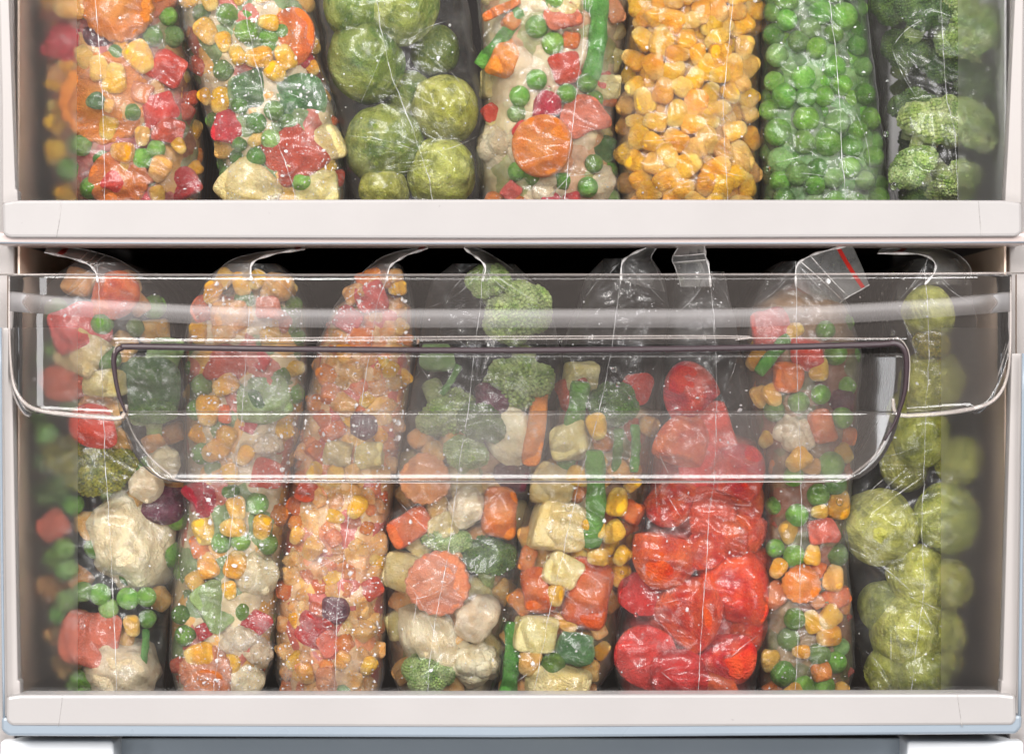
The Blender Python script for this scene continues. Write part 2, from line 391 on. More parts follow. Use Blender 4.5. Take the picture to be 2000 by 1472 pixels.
def m_brochead(k):
    """flower head: many bud beads on several lobes, above z = 0"""
    verts = []; faces = []; iv, iff = ico(1); core_v, core_f = ico(3)
    rnd = random.Random(100 + k)
    lobes = [(0, 0, .48, .50)] + [(.50 * math.cos(a), .44 * math.sin(a), .28 + rnd.uniform(-.05, .15), .40) for a in [i * 2 * math.pi / 6 + rnd.uniform(-.2, .2) for i in range(6)]]
    def add(v, f, c, s, o=None):
        b = len(verts)
        for q in v: verts.append(tuple(q * s * (1 + (.12 * nz(q, 2, o) if o else 0)) + np.array(c)))
        faces.extend(tuple(b + i for i in t) for t in f)
    for (x, y, z, r) in lobes:
        add(core_v, core_f, (x, y, z), r * .93, ro())
        n = 170
        for i in range(n):
            zz = 1 - 1.55 * (i + .5) / n; a = i * 2.39996; q = math.sqrt(max(0, 1 - zz * zz))
            s = rnd.uniform(.05, .085)
            add(iv, iff, (x + r * q * math.cos(a) * rnd.uniform(.92, 1.05), y + r * q * math.sin(a) * rnd.uniform(.92, 1.05), z + r * zz), s)
    return verts, faces
def tube_pts(pts, rad, na=8, cap=True):
    """tube along points; rad scalar or list"""
    verts = []; faces = []; n = len(pts); pts = [Vector(p) for p in pts]
    up = Vector((0, -1, 0.02)).normalized()
    for j in range(n):
        d = (pts[min(j + 1, n - 1)] - pts[max(j - 1, 0)]).normalized()
        a = d.cross(up)
        if a.length < 1e-4: a = d.cross(Vector((1, 0, 0)))
        a.normalize(); b = a.cross(d).normalized(); r = rad[j] if isinstance(rad, (list, tuple)) else rad
        for i in range(na):
            t = 2 * math.pi * i / na; verts.append(tuple(pts[j] + a * (r * math.cos(t)) + b * (r * math.sin(t))))
    for j in range(n - 1):
        for i in range(na):
            i2 = (i + 1) % na; faces.append((j * na + i, j * na + i2, (j + 1) * na + i2, (j + 1) * na + i))
    if cap: faces.append(tuple(range(na))[::-1]); faces.append(tuple((n - 1) * na + i for i in range(na)))
    return verts, faces
def m_brocstem(k):
    rnd = random.Random(k); V = []; F = []
    def add(p, r):
        v, f = tube_pts(p, r, 12); b = len(V); V.extend(v); F.extend(tuple(b + i for i in t) for t in f)
    add([(0, 0, -.75), (.02, 0, -.4), (0, 0, 0), (0, 0, .4)], [.30, .30, .36, .3])
    for i in range(6):
        a = i * math.pi / 3 + rnd.uniform(-.2, .2); add([(0, 0, -.35), (.22 * math.cos(a), .2 * math.sin(a), -.02), (.48 * math.cos(a), .44 * math.sin(a), .25)], [.14, .14, .15])
    return V, F
def m_caulihead(k):
    verts = []; faces = []; v, f = ico(3); rnd = random.Random(500 + k)
    for i in range(26):
        zz = 1 - 1.3 * (i + .5) / 26; a = i * 2.39996; q = math.sqrt(max(0, 1 - zz * zz)); r = rnd.uniform(.26, .40); o = ro(); b = len(verts)
        c = np.array((.62 * q * math.cos(a), .55 * q * math.sin(a), .55 * zz))
        for p in v: verts.append(tuple(p * r * (1 + .18 * nz(p, 2.2, o) + .08 * nz(p, 6, o)) + c))
        faces.extend(tuple(b + j for j in t) for t in f)
    b = len(verts); core_v, core_f = m_lump(.15, .05)(0)
    for p in core_v: verts.append(tuple(np.array(p) * .68))
    faces.extend(tuple(b + j for j in t) for t in core_f)
    return verts, faces

# kind: (builder, variants, material, half sizes (x,y,z) relative to size, name, category, adjective)
KIND = {
    'pea': (m_pea, 4, 'pea', (1, 1, 1), 'pea', 'pea', 'frosted green pea'),
    'corn': (m_corn, 5, 'corn', (.75, .5, 1), 'corn_kernel', 'corn kernel', 'yellow corn kernel'),
    'disc': (m_disc, 4, 'carrot', (1, .28, 1), 'carrot_slice', 'carrot slice', 'round orange carrot slice'),
    'carrot': (m_chunk(.68, .6, 1.0, 4.5, .12, .12), 4, 'carrot', (.72, .65, 1), 'carrot_chunk', 'carrot chunk', 'orange carrot chunk'),
    'stick': (m_chunk(.24, .24, 1.0, 5, .05, .15), 3, 'carrot', (.26, .26, 1), 'carrot_stick', 'carrot stick', 'long orange carrot stick'),
    'cdice': (m_chunk(.85, .75, .85, 4.5, .18), 4, 'carrot', (.9, .8, .9), 'carrot_dice', 'carrot dice', 'small orange carrot dice'),
    'pepper': (m_chunk(.95, .24, .8, 4, .22, .2, .22), 5, 'pepper', (1, .4, .85), 'pepper_piece', 'red pepper', 'cut piece of red pepper'),
    'pdice': (m_chunk(.9, .4, .8, 4, .2, .1, .1), 4, 'pepper', (.95, .5, .85), 'pepper_dice', 'pepper dice', 'small red pepper dice'),
    'tomato': (m_tomato, 9, 'tomato', (.84, .48, 1), 'tomato_half', 'tomato', 'red tomato half'),
    'cream': (m_lump(.30, .05), 4, 'cream', (1, .85, 1), 'cauliflower_piece', 'cauliflower', 'smooth cream cauliflower piece'),
    'cauli': (m_caulihead, 3, 'cream', (.95, .85, .9), 'cauliflower_floret', 'cauliflower', 'knobbly cream cauliflower floret'),
    'potato': (m_chunk(.95, .7, .85, 6, .14), 4, 'potato', (1, .75, .9), 'potato_cube', 'potato cube', 'pale yellow potato cube'),
    'odice': (m_chunk(.9, .75, .8, 4, .2), 5, 'onion', (.95, .8, .85), 'onion_dice', 'onion dice', 'peach coloured onion dice'),
    'purple': (m_chunk(.9, .6, .8, 4, .25), 3, 'purple', (.95, .65, .85), 'red_onion_piece', 'red onion', 'dark purple onion piece'),
    'greenp': (m_chunk(.95, .2, .7, 4, .22, .25, .2), 4, 'greenp', (1, .4, .75), 'green_pepper_piece', 'green pepper', 'dark green pepper piece'),
    'bean': (m_bean, 3, 'bean', (.22, .2, 1), 'green_bean', 'green bean', 'cut green bean'),
    'sprout': (m_sprout, 4, 'sprout', (1, 1, 1.05), 'brussels_sprout', 'brussels sprout', 'green Brussels sprout'),
    'sprout_y': (m_sprout, 3, 'sprout_y', (1, 1, 1.05), 'brussels_sprout', 'brussels sprout', 'yellow-green Brussels sprout'),
    'broc': (None, 3, 'brochead', (.95, .9, .98), 'broccoli_floret', 'broccoli', 'dark green broccoli floret'),
    'broc_y': (None, 3, 'brochead_y', (.95, .9, .98), 'broccoli_floret', 'broccoli', 'yellowed broccoli floret'),
    'broc_p': (None, 3, 'brochead_p', (.95, .9, .98), 'broccoli_floret', 'broccoli', 'pale green broccoli floret'),
}
SMALL = {'pea', 'corn', 'cdice', 'pdice', 'odice'}
_cache = {}
def variant(kind, k):
    key = (kind, k)
    if key not in _cache:
        b, n, m, hs, nm, _, _ = KIND[kind]; st = random.getstate(); random.seed(hash_int(kind) + k)
        if b is None: v, f = m_brochead(k)
        else: v, f = b(k)
        _cache[key] = me_ = mk_mesh(nm, v, f, M[m]); random.setstate(st)
        if b is m_sprout:
            at = me_.attributes.new('tone', 'FLOAT', 'POINT'); at.data.foreach_set('value', m_sprout.tone)
    return _cache[key]
def hash_int(s): return sum((i + 1) * ord(c) for i, c in enumerate(s))
def stem_mesh(k):
    key = ('stem', k)
    if key not in _cache:
        v, f = m_brocstem(k); _cache[key] = mk_mesh('stem', v, f, M['brocstem'])
    return _cache[key]

# ------------------------------------------------------------------ freezer cabinet and drawers (the large structure)
M_white = plastic('white_drawer_plastic', (0.300, 0.283, 0.279), 0.32)
M_post = plastic('off_white_plastic', (0.30, 0.275, 0.265), 0.4)
M_inner = plastic('beige_liner_plastic', (0.78, 0.60, 0.48), 0.45)
M_innerg = plastic('grey_liner_plastic', (0.85, 0.85, 0.86), 0.4)
M_shade = plastic('shade_painted_liner', (0.009, 0.0075, 0.007), 0.7, spec=0.1)  # pale liner coloured near black for the deep interior shade
M_floor = plastic('drawer_floor_plastic', (0.16, 0.12, 0.10), 0.4)
M_cab = plastic('white_cabinet_enamel', (0.80, 0.82, 0.85), 0.25)
M_grey = plastic('grey_lower_panel_plastic', (0.26, 0.30, 0.34), 0.22)
M_chrome = plastic('blue_grey_trim', (0.20, 0.235, 0.275), 0.3, spec=0.4)
M_lip = plastic('smoky_clear_lip', (0.42, 0.345, 0.325), 0.2, spec=0.5)
M_pane = clear_mat('clear_pane_plastic', haze=0.004, scratch=0.2)
M_fascia = clear_mat('clear_handle_plastic', haze=0.016, wave=0.0006, scratch=0.25, tint=(0.97, 0.965, 0.96))
M_band = clear_mat('hazed_reflection_band', haze=0.05, rough=0.5, tint=(0.9, 0.9, 0.92))  # haze puts the light reflected along the handle into the material
M_pocket = clear_mat('clear_pocket_plastic', haze=0.015, wave=0.0008, scratch=0.2, rough=0.13)
M_pockethaze = clear_mat('pocket_reflection_haze', haze=0.022, rough=0.08, tint=(0.98, 0.98, 0.98))  # haze paints the whitish reflection low in the pocket
M_edge = clear_mat('light_hazed_clear_edge', haze=0.20, rough=0.15)  # haze stands in for light caught in the clear edges
M_rim = plastic('dark_painted_clear_rim', (0.035, 0.022, 0.026), 0.3, spec=0.4)  # dark colour stands in for refraction darkening the clear edge
M_frosted = frosted_mat('frosted_clear_plastic')
M_line = white_line_mat('moulded_line', (0.40, 0.38, 0.37), 0.4)

def box(name, x0, x1, y0, y1, z0, z1, mat, parent, bev=0.0008, seg=3):
    import bmesh
    bm = bmesh.new(); bmesh.ops.create_cube(bm, size=1.0)
    for v in bm.verts:
        v.co = Vector((x0 if v.co.x < 0 else x1, y0 if v.co.y < 0 else y1, z0 if v.co.z < 0 else z1))
    if bev: bmesh.ops.bevel(bm, geom=list(bm.edges), offset=bev, segments=seg, affect='EDGES', profile=0.5)
    me = bpy.data.meshes.new(name); bm.to_mesh(me); bm.free(); me.materials.append(mat)
    if bev: me.polygons.foreach_set('use_smooth', [True] * len(me.polygons))
    o = obj(name, me, parent)
    if bev:
        try:
            me.set_sharp_from_angle(angle=R(40))
        except Exception: pass
    return o
def pbox(name, p0, p1, q0, q1, y0, y1, mat, parent, bev=0.0008):
    """front face spans photo pixels p0..p1 by q0..q1 at depth y0"""
    return box(name, X(p0, y0), X(p1, y0), y0, y1, Z(q1, y0), Z(q0, y0), mat, parent, bev)
def strip(name, p0, p1, q0, q1, y0, mat, parent):
    '''thin frosted foil stuck behind the clear front'''
    pts = [(p0, q1), (p1, q1), (p1, q0), (p0, q0)]
    return obj(name, mk_mesh(name, [P(a, b, y0) for a, b in pts], [(0, 1, 2, 3)], mat, False), parent)
def prism(name, pts, y0, y1, mat, parent, bev=0.0005):
    """outline in photo pixels at depth y0, given real thickness"""
    import bmesh
    bm = bmesh.new(); vs = [bm.verts.new(P(a, b, y0)) for a, b in pts]
    f = bm.faces.new(vs); bm.normal_update()
    if f.normal.y > 0: f.normal_flip()
    ex = bmesh.ops.extrude_face_region(bm, geom=[f]); 
    for v in [g for g in ex['geom'] if isinstance(g, bmesh.types.BMVert)]: v.co.y = y1
    bmesh.ops.recalc_face_normals(bm, faces=bm.faces)
    if bev: bmesh.ops.bevel(bm, geom=list(bm.edges), offset=bev, segments=2, affect='EDGES', profile=0.5)
    me = bpy.data.meshes.new(name); bm.to_mesh(me); bm.free(); me.materials.append(mat)
    return obj(name, me, parent)
def smooth_path(pts, n=8):
    out = []
    for i in range(len(pts) - 1):
        p0 = pts[max(i - 1, 0)]; p1 = pts[i]; p2 = pts[i + 1]; p3 = pts[min(i + 2, len(pts) - 1)]
        for k in range(n):
            t = k / n
            out.append(tuple(0.5 * ((2 * b) + (-a + c) * t + (2 * a - 5 * b + 4 * c - d) * t * t + (-a + 3 * b - 3 * c + d) * t ** 3) for a, b, c, d in zip(p0, p1, p2, p3)))
    out.append(tuple(pts[-1])); return out
def ptube(name, pts, rpx, y, mat, parent, n=6, na=10):
    sp = smooth_path(pts, n)
    if isinstance(rpx, (list, tuple)):
        rr = [np.interp(i, np.linspace(0, len(sp) - 1, len(rpx)), rpx) * S for i in range(len(sp))]
    else: rr = rpx * S
    v, f = tube_pts([P(a, b, y) for a, b in sp], rr, na)
    return obj(name, mk_mesh(name, v, f, mat), parent)

cab = thing('freezer_cabinet', 'white freezer cabinet body around both open drawers', 'freezer', P(1000, 1460, 0.05))
def child_fix(parent):
    """keep children where they were built although the parent empty is moved"""
    bpy.context.view_layer.update()
    for c in parent.children: c.matrix_parent_inverse = parent.matrix_world.inverted()
BACK = 0.33
pbox('side_post', -260, 28.5, -200, 1640, 0.012, BACK, M_post, cab)
pbox('side_post', 1971.5, 2260, -200, 1640, 0.012, BACK, M_post, cab)
box('rear_panel', X(-250), X(2250), BACK, BACK + 0.01, Z(1640), Z(-260), M_shade, cab, 0)
pbox('base_panel', 0, 222, 1446, 1640, 0.006, 0.05, M_cab, cab, 0.0015)
pbox('base_panel', 1772, 2000, 1446, 1640, 0.006, 0.05, M_cab, cab, 0.0015)
pbox('recessed_panel', 223, 1771, 1440, 1640, 0.026, 0.06, M_grey, cab, 0.001)
pbox('shelf', -2, 2002, 1441, 1452, 0.03, BACK, M_shade, cab, 0)
child_fix(cab)

up = thing('drawer_unit', 'upper open freezer drawer with white front rail', 'drawer', P(1000, 440, 0.0))
pbox('front_pane', 14, 1986, -260, 398, -0.0005, 0.0025, M_pane, up, 0)
prism('front_rail', [(4, 396), (30, 391), (1000, 389), (1960, 391), (1996, 396), (1997, 455), (1985, 462), (1000, 466), (18, 464), (5, 458)], -0.010, 0.004, M_white, up, 0.0012)
pbox('bottom_lip', -6, 2006, 452, 478, -0.0075, 0.02, M_lip, up, 0.0012)
ptube('bottom_lip_ridge', [(-6, 474), (600, 475), (1400, 475), (2006, 473)], 1.4, -0.0078, M_chrome, up, 3)
prism('side_frame', [(-30, -260), (14, -260), (17, 0), (30, 370), (34, 371), (35, 398), (4, 398), (3, 200), (-2, 0)], -0.004, 0.004, M_post, up, 0.0006)
prism('side_frame', [(2030, -260), (1984, -260), (1982, 0), (1968, 300), (1964, 371), (1963, 398), (1996, 398), (1997, 200), (2000, 0)], -0.004, 0.004, M_post, up, 0.0006)
box('side_wall', X(29), X(33), 0.006, BACK - 0.02, Z(400), Z(-260), M_inner, up, 0)
box('side_wall', X(1967), X(1971), 0.006, BACK - 0.02, Z(400), Z(-260), M_innerg, up, 0)
box('drawer_floor', X(33), X(1967), 0.006, BACK - 0.02, Z(420), Z(408), M_floor, up, 0)
box('rear_wall', X(33), X(1967), BACK - 0.02, BACK - 0.014, Z(408), Z(-260), M_shade, up, 0)
strip('frosted_strip', 30, 150, -260, 396, 0.0035, M_frosted, up)
strip('frosted_strip', 1871, 1972, -260, 396, 0.0035, M_frosted, up)
ptube('mould_seam', [(119, 396), (116, 430), (110, 464)], 0.8, -0.0101, M_line, up, 4)
ptube('mould_seam', [(1911, 393), (1914, 430), (1917, 462)], 0.8, -0.0101, M_line, up, 4)
child_fix(up)

lo = thing('drawer_unit', 'lower freezer drawer with clear handle panel and white front rail', 'drawer', P(1000, 1400, 0.0))
pbox('front_pane', 14, 1986, 536, 1360, -0.0005, 0.0025, M_pane, lo, 0)
prism('front_rail', [(12, 1360), (40, 1356), (1000, 1356), (1950, 1354), (1984, 1358), (1986, 1405), (1978, 1416), (1000, 1420), (22, 1417), (11, 1408)], -0.010, 0.004, M_white, lo, 0.0012)
prism('bottom_lip', [(2, 1400), (1997, 1396), (1996, 1420), (1984, 1433), (1000, 1440), (16, 1437), (2, 1426)], -0.0092, 0.012, M_chrome, lo, 0.0012)
prism('side_frame', [(4, 640), (22, 640), (35, 1328), (39, 1330), (40, 1362), (12, 1362)], -0.004, 0.004, M_post, lo, 0.0006)
prism('side_frame', [(1976, 690), (1996, 690), (1986, 1362), (1954, 1362), (1956, 1330), (1958, 1329)], -0.004, 0.004, M_post, lo, 0.0006)
ptube('outer_edge', [(1, 640), (3, 1000), (8, 1412)], 2.6, -0.008, M_chrome, lo, 3)
ptube('outer_edge', [(1999, 690), (1996, 1000), (1991, 1410)], 3.4, -0.008, M_chrome, lo, 3)
box('side_wall', X(29), X(33), 0.006, BACK - 0.02, Z(1362), Z(478), M_inner, lo, 0)
box('side_wall', X(1967), X(1971), 0.006, BACK - 0.02, Z(1362), Z(478), M_inner, lo, 0)
box('drawer_floor', X(33), X(1967), 0.006, BACK - 0.02, Z(1386), Z(1374), M_floor, lo, 0)
box('rear_wall', X(33), X(1967), BACK - 0.02, BACK - 0.014, Z(1374), Z(560), M_shade, lo, 0)
strip('frosted_strip', 36, 152, 640, 1358, 0.0035, M_frosted, lo)
strip('frosted_strip', 1838, 1962, 640, 1358, 0.0035, M_frosted, lo)
ptube('mould_seam', [(122, 1357), (119, 1385), (114, 1418)], 0.7, -0.0101, M_line, lo, 4)
ptube('mould_seam', [(1870, 1356), (1874, 1385), (1879, 1418)], 0.7, -0.0101, M_line, lo, 4)

# clear handle panel: a swept sheet (top strip, raised band hazed as a reflection, lower strip) with tabs and a pocket behind a D-shaped opening
def bandoff(px):
    u = abs(px - 1000) / 1000.0
    return -34 * max(0, (u - .35) / .65) ** 1.7
def sheet(name, cols, rows, yfun, mat, parent, thick=0.0016, close='tblr'):
    """cols: px list; rows(px)->py list; solid with thickness; close: which outer edges are finished"""
    V = []; F = []; nc = len(cols); nr = len(rows(cols[0]))
    for side in (0, 1):
        for c in cols:
            for r_ in rows(c):
                y = yfun(c, r_) + side * thick; V.append(P(c, r_, y))
    n = nc * nr
    for i in range(nc - 1):
        for j in range(nr - 1):
            a = i * nr + j; F.append((a, a + 1, a + nr + 1, a + nr)); F.append((n + a, n + a + nr, n + a + nr + 1, n + a + 1))
    for i in range(nc - 1):
        for j, e in ((0, 't'), (nr - 1, 'b')):
            if e in close: a = i * nr + j; F.append((a, a + nr, n + a + nr, n + a))
    for j in range(nr - 1):
        for i, e in ((0, 'l'), (nc - 1, 'r')):
            if e in close: a = i * nr + j; F.append((a, a + 1, n + a + 1, n + a))
    return obj(name, mk_mesh(name, V, F, mat), parent)
hp = obj('handle_panel', None, lo)
colsF = list(np.linspace(16, 1976, 60))
def fy(px, py):
    e = min(px - 16, 1976 - px); return -0.014 + 0.010 * math.exp(-max(0, e) / 28.0)
sheet('upper_strip', colsF, lambda c: list(np.linspace(536, 602 + bandoff(c), 6)), fy, M_fascia, hp, close='t')
sheet('reflection_band', colsF, lambda c: list(np.linspace(602 + bandoff(c), 640 + bandoff(c), 12)), lambda c, r: fy(c, r) - 0.0011 * math.sin(math.pi * min(1, max(0, (r - 602 - bandoff(c)) / 38))), M_band, hp, close='t')
sheet('lower_strip', list(np.linspace(222, 1770, 50)), lambda c: list(np.linspace(640 + bandoff(c), 672, 4)), fy, M_fascia, hp, close='b')
def tabrows_l(c):
    b = 815 - 70 * max(0, (62 - c) / 46) ** 2.2 if c < 62 else 806 + (c - 62) / 180 * 9
    return list(np.linspace(640 + bandoff(c), max(660, b), 12))
def tabrows_r(c):
    d = 1976 - c; b = 808 - 80 * max(0, (75 - d) / 59) ** 2.2 if d < 75 else 800 + (d - 75) / 150 * 8
    return list(np.linspace(640 + bandoff(c), max(660, b), 12))
sheet('side_tab', list(np.linspace(16, 221, 26)), tabrows_l, fy, M_fascia, hp, close='b')
sheet('side_tab', list(np.linspace(1771, 1976, 26)), tabrows_r, fy, M_fascia, hp, close='b')
ptube('tab_edge', [(18, 540), (18, 640), (22, 720), (32, 765), (62, 796), (120, 808), (190, 814), (236, 815), (247, 790)], [1.5, 2, 2.6, 3.2, 4, 4.6, 4.8, 4.8, 4], -0.0135, M_edge, hp, 6)
ptube('tab_edge', [(1974, 540), (1974, 640), (1970, 720), (1955, 765), (1925, 790), (1870, 803), (1800, 810), (1752, 808), (1744, 778)], [1.5, 2, 2.6, 3.2, 4, 4.4, 4.4, 4.2, 3.4], -0.0135, M_edge, hp, 6)
ptube('top_edge', [(-4, 536), (500, 537), (1500, 536), (2004, 533)], 2.0, -0.0125, M_edge, hp, 3)
ptube('rim', [(246, 806), (232, 770), (223, 720), (224, 692), (238, 679), (275, 677), (600, 682), (1000, 684), (1400, 680), (1700, 673), (1745, 670), (1764, 680), (1771, 705), (1768, 760), (1752, 815), (1728, 860)], [2, 4, 5, 5.6, 6, 6, 6, 6, 6, 6, 6, 6, 5.6, 4.5, 3, 2], -0.015, M_rim, hp, 6)
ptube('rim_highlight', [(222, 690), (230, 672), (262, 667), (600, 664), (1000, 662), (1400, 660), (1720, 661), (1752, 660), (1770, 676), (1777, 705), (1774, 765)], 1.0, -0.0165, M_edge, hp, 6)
ptube('mould_line', [(500, 661), (800, 658), (1420, 656), (1436, 664)], 1.0, -0.0165, M_edge, hp, 5)
# pocket: shell whose ends curve towards the viewer's side
def dl(py):      # half-width profile: left and right limit of the D at height py
    t = min(1, max(0, (py - 690) / 252.0)); k = (1 - t ** 2.3) ** (1 / 2.3) if t < 1 else 0
    return 352 - 128 * k, 1632 + 138 * k
PR = list(np.linspace(690, 941.5, 30))
def pocket(name, rows, mat, yadd):
    V = []; F = []; ncol = 70
    for side in (0, 1):
        for r_ in rows:
            a, b = dl(r_)
            for i in range(ncol + 1):
                s = i / ncol; s = s * s * (3 - 2 * s) if False else s
                px = a + (b - a) * s; e = min(px - a, b - px)
                y = -0.002 - 0.004 * math.exp(-(max(0, px - 222) / 60.0) ** 1.3) - 0.013 * math.exp(-(max(0, 1772 - px) / 85.0) ** 1.3) + yadd + 0.0010 * math.exp(-((942 - r_) / 14.0))
                V.append(P(px, r_, y + side * 0.0012))
    nr = len(rows); n = nr * (ncol + 1)
    for j in range(nr - 1):
        for i in range(ncol):
            a = j * (ncol + 1) + i
            F.append((a, a + ncol + 1, a + ncol + 2, a + 1)); F.append((n + a, n + a + 1, n + a + ncol + 2, n + a + ncol + 1))
        for i in (0, ncol): a = j * (ncol + 1) + i; F.append((a, a + ncol + 1, n + a + ncol + 1, n + a))
    for i in range(ncol):
        for j in (0, nr - 1): a = j * (ncol + 1) + i; F.append((a, a + 1, n + a + 1, n + a))
    return obj(name, mk_mesh(name, V, F, mat), hp)
pocket('pocket_shell', PR, M_pocket, 0.0)
pocket('pocket_haze_sheet', [r for r in PR if r >= 798], M_pockethaze, -0.002)  # extra hazy sheet, added in place of a reflection
ptube('pocket_edge', [(246, 812), (262, 850), (292, 892), (330, 925), (356, 938), (500, 941), (1000, 943), (1500, 941), (1630, 938), (1680, 915), (1718, 878), (1740, 835)], [1.6, 1.6, 1.8, 2.2, 1.6, .9, .9, .9, 1.4, 2.4, 2.6, 2], -0.004, M_edge, hp, 6)
child_fix(lo)

# ------------------------------------------------------------------ bags
Y0 = 0.009
M_seam = white_line_mat('welded_seam', (0.80, 0.80, 0.80), 0.25, 0.85, 0.3, 0.6)
M_edgefilm = white_line_mat('film_edge', (0.9, 0.88, 0.87))
M_fold = white_line_mat('film_fold', (0.92, 0.92, 0.93), 0.12, 0.97, 0.20, 0.60)
M_flap = film_mat('zip_flap_film', haze=0.24, frost=0.14, frost_scale=30, bumpd=0.0004, gloss=0.15)
def red_mat():
    t = NT('red_zip_line'); b = t.n('ShaderNodeBsdfPrincipled'); b.inputs['Base Color'].default_value = (0.60, 0.025, 0.02, 1); b.inputs['Roughness'].default_value = 0.35
    return t.surf(b.outputs[0])
M_red = red_mat()
t_ = NT('ice_crystal'); b_ = t_.n('ShaderNodeBsdfPrincipled'); b_.inputs['Base Color'].default_value = (0.86, 0.86, 0.87, 1); b_.inputs['Roughness'].default_value = 0.15
tr_ = t_.n('ShaderNodeBsdfTransparent'); M_ice = t_.surf(t_.shmix(0.35, b_.outputs[0], tr_.outputs[0]))

def base_prof(u): 
    u = min(1.0, abs(u)); return 1 - (1 - u ** 3.0) ** (1 / 2.6)

def build_bag(bag):
    ol = [(r[0], r[1] - 5, r[2] + 5, r[3]) for r in bag['outline']]; rows = [r[0] for r in ol]
    xl = lambda py: float(np.interp(py, rows, [r[1] for r in ol])); xr = lambda py: float(np.interp(py, rows, [r[2] for r in ol])); xs = lambda py: float(np.interp(py, rows, [r[3] for r in ol]))
    py0, py1 = rows[0], rows[-1]
    def depthR(py): return min(0.034, (xr(py) - xl(py)) * .5 * S * .95)
    def ybase(px, py):
        c = (xl(py) + xr(py)) / 2; h = (xr(py) - xl(py)) / 2
        return Y0 + bag.get('dy', 0) + depthR(py) * base_prof((px - c) / h)
    # --- pieces: hand placed, then fill
    pcs = []   # kind, px, py, size, roll, layer, sx
    for p in bag['pieces']:
        k, px, py, sz = p[:4]; roll = p[4] if len(p) > 4 else random.uniform(-40, 40); layer = p[5] if len(p) > 5 else 0; sx = p[6] if len(p) > 6 else 1.0
        pcs.append((k, px, py, sz, roll, layer, sx))
    placed = [(p[1], p[2], p[3] * (KIND[p[0]][3][0] * KIND[p[0]][3][2]) ** .5, p[5]) for p in pcs]
    for layer, (fill, tries) in enumerate([(a_, int(b_ * 1.7)) for a_, b_ in bag.get('fill', [])]):
        for _ in range(tries):
            k, szr = random.choice(fill); sz = szr * random.uniform(.82, 1.15)
            py = random.uniform(max(py0, -45, bag.get('fill_top', -45)) + sz, min(py1, 1380 if py1 > 700 else 415) - sz * .5)
            a, b = xl(py) + sz * .8, xr(py) - sz * .8
            if b <= a: continue
            px = random.uniform(a, b); r = sz * (KIND[k][3][0] * KIND[k][3][2]) ** .5
            if all(((px - q[0]) ** 2 + (py - q[1]) ** 2) ** .5 > (r + q[2]) * (bag.get('thr', .74) if q[3] == layer else (.5 if q[3] < layer else .3)) for q in placed):
                placed.append((px, py, r, layer)); pcs.append((k, px, py, sz, random.uniform(-180, 180), layer + (0.45 if bag['pieces'] else 0), 1.0))
    obst = []
    by = {}
    for (k, px, py, sz, roll, layer, sx) in pcs:
        b, nvar, mt, hs, nm, cat, adj = KIND[k]
        hx, hy, hz = hs[0] * sx * sz * S, hs[1] * (sx if sx < 1 else 1) ** .5 * sz * S, hs[2] * sz * S
        if k in ('pea', 'sprout', 'sprout_y', 'cream'): hy = hs[1] * sz * S
        big = sz > 34
        ext = math.hypot(hx * math.cos(R(roll)), hz * math.sin(R(roll))) / S * .94; px = min(max(px, min(xl(py) + ext, (xl(py) + xr(py)) / 2)), max(xr(py) - ext, (xl(py) + xr(py)) / 2))
        y = ybase(px, py) + hy * 1.0 + layer * 0.0055 + random.uniform(0, .0012)
        # keep wide things off the curved flanks
        y = max(y, max(ybase(min(max(px + s_ * hx / S * .4, xl(py) + 2), xr(py) - 2), py) for s_ in (-1, 1)) + hy * .55)
        loc = P(px, py, y)
        if k in ('pea', 'sprout', 'sprout_y', 'cream'): rot = Euler((random.uniform(-.5, .5), R(roll), random.uniform(-3, 3)))
        elif k in ('corn',): rot = Euler((random.uniform(-.35, .35), R(roll), random.uniform(-.5, .5)))
        elif k == 'disc': rot = Euler((random.uniform(-.12, .12), R(roll), random.uniform(-.12, .12)))
        elif k in ('tomato', 'pepper', 'pdice', 'greenp'): rot = Euler((random.uniform(-.3, .3), R(roll), random.uniform(-.35, .35) + (math.pi if random.random() < .33 else 0)))
        elif k.startswith('broc'): rot = Euler((random.uniform(.25, 1.0), R(roll), random.uniform(-.4, .4)))
        else: rot = Euler((random.uniform(-.3, .3), R(roll), random.uniform(-.35, .35)))
        vi = random.randrange(nvar); s = sz * S
        sc = (s * sx, s * (sx if sx < 1 and k not in ('disc',) else 1) ** .5, s)
        if k.startswith('broc'):
            o = obj(nm, None, None, loc); o.rotation_euler = rot; o.scale = sc
            obj('bud_head', variant(k, vi), o); obj('stem', stem_mesh(vi), o)
        else:
            o = obj(nm, variant(k, vi), None, loc); o.rotation_euler = rot; o.scale = sc
        by.setdefault((nm, cat, adj, k in SMALL), []).append((py, px, o))
        cr, sr = abs(math.cos(R(roll))), abs(math.sin(R(roll)))
        ex = math.hypot(hx * cr, hz * sr); ez = math.hypot(hz * cr, hx * sr)
        obst.append((loc.x, loc.y, loc.z, ex, hy, ez))
    desc = bag['desc']
    ORD = ['topmost', 'second', 'third', 'fourth', 'fifth', 'sixth', 'seventh', 'eighth', 'ninth', 'tenth', 'eleventh', 'twelfth', 'thirteenth', 'fourteenth', 'fifteenth', 'sixteenth', 'seventeenth', 'eighteenth', 'nineteenth', 'twentieth']
    merged = {}
    for (nm, cat, adj, small), L in by.items(): merged.setdefault((nm, cat, small), []).extend((a, b2, o, adj) for a, b2, o in L)
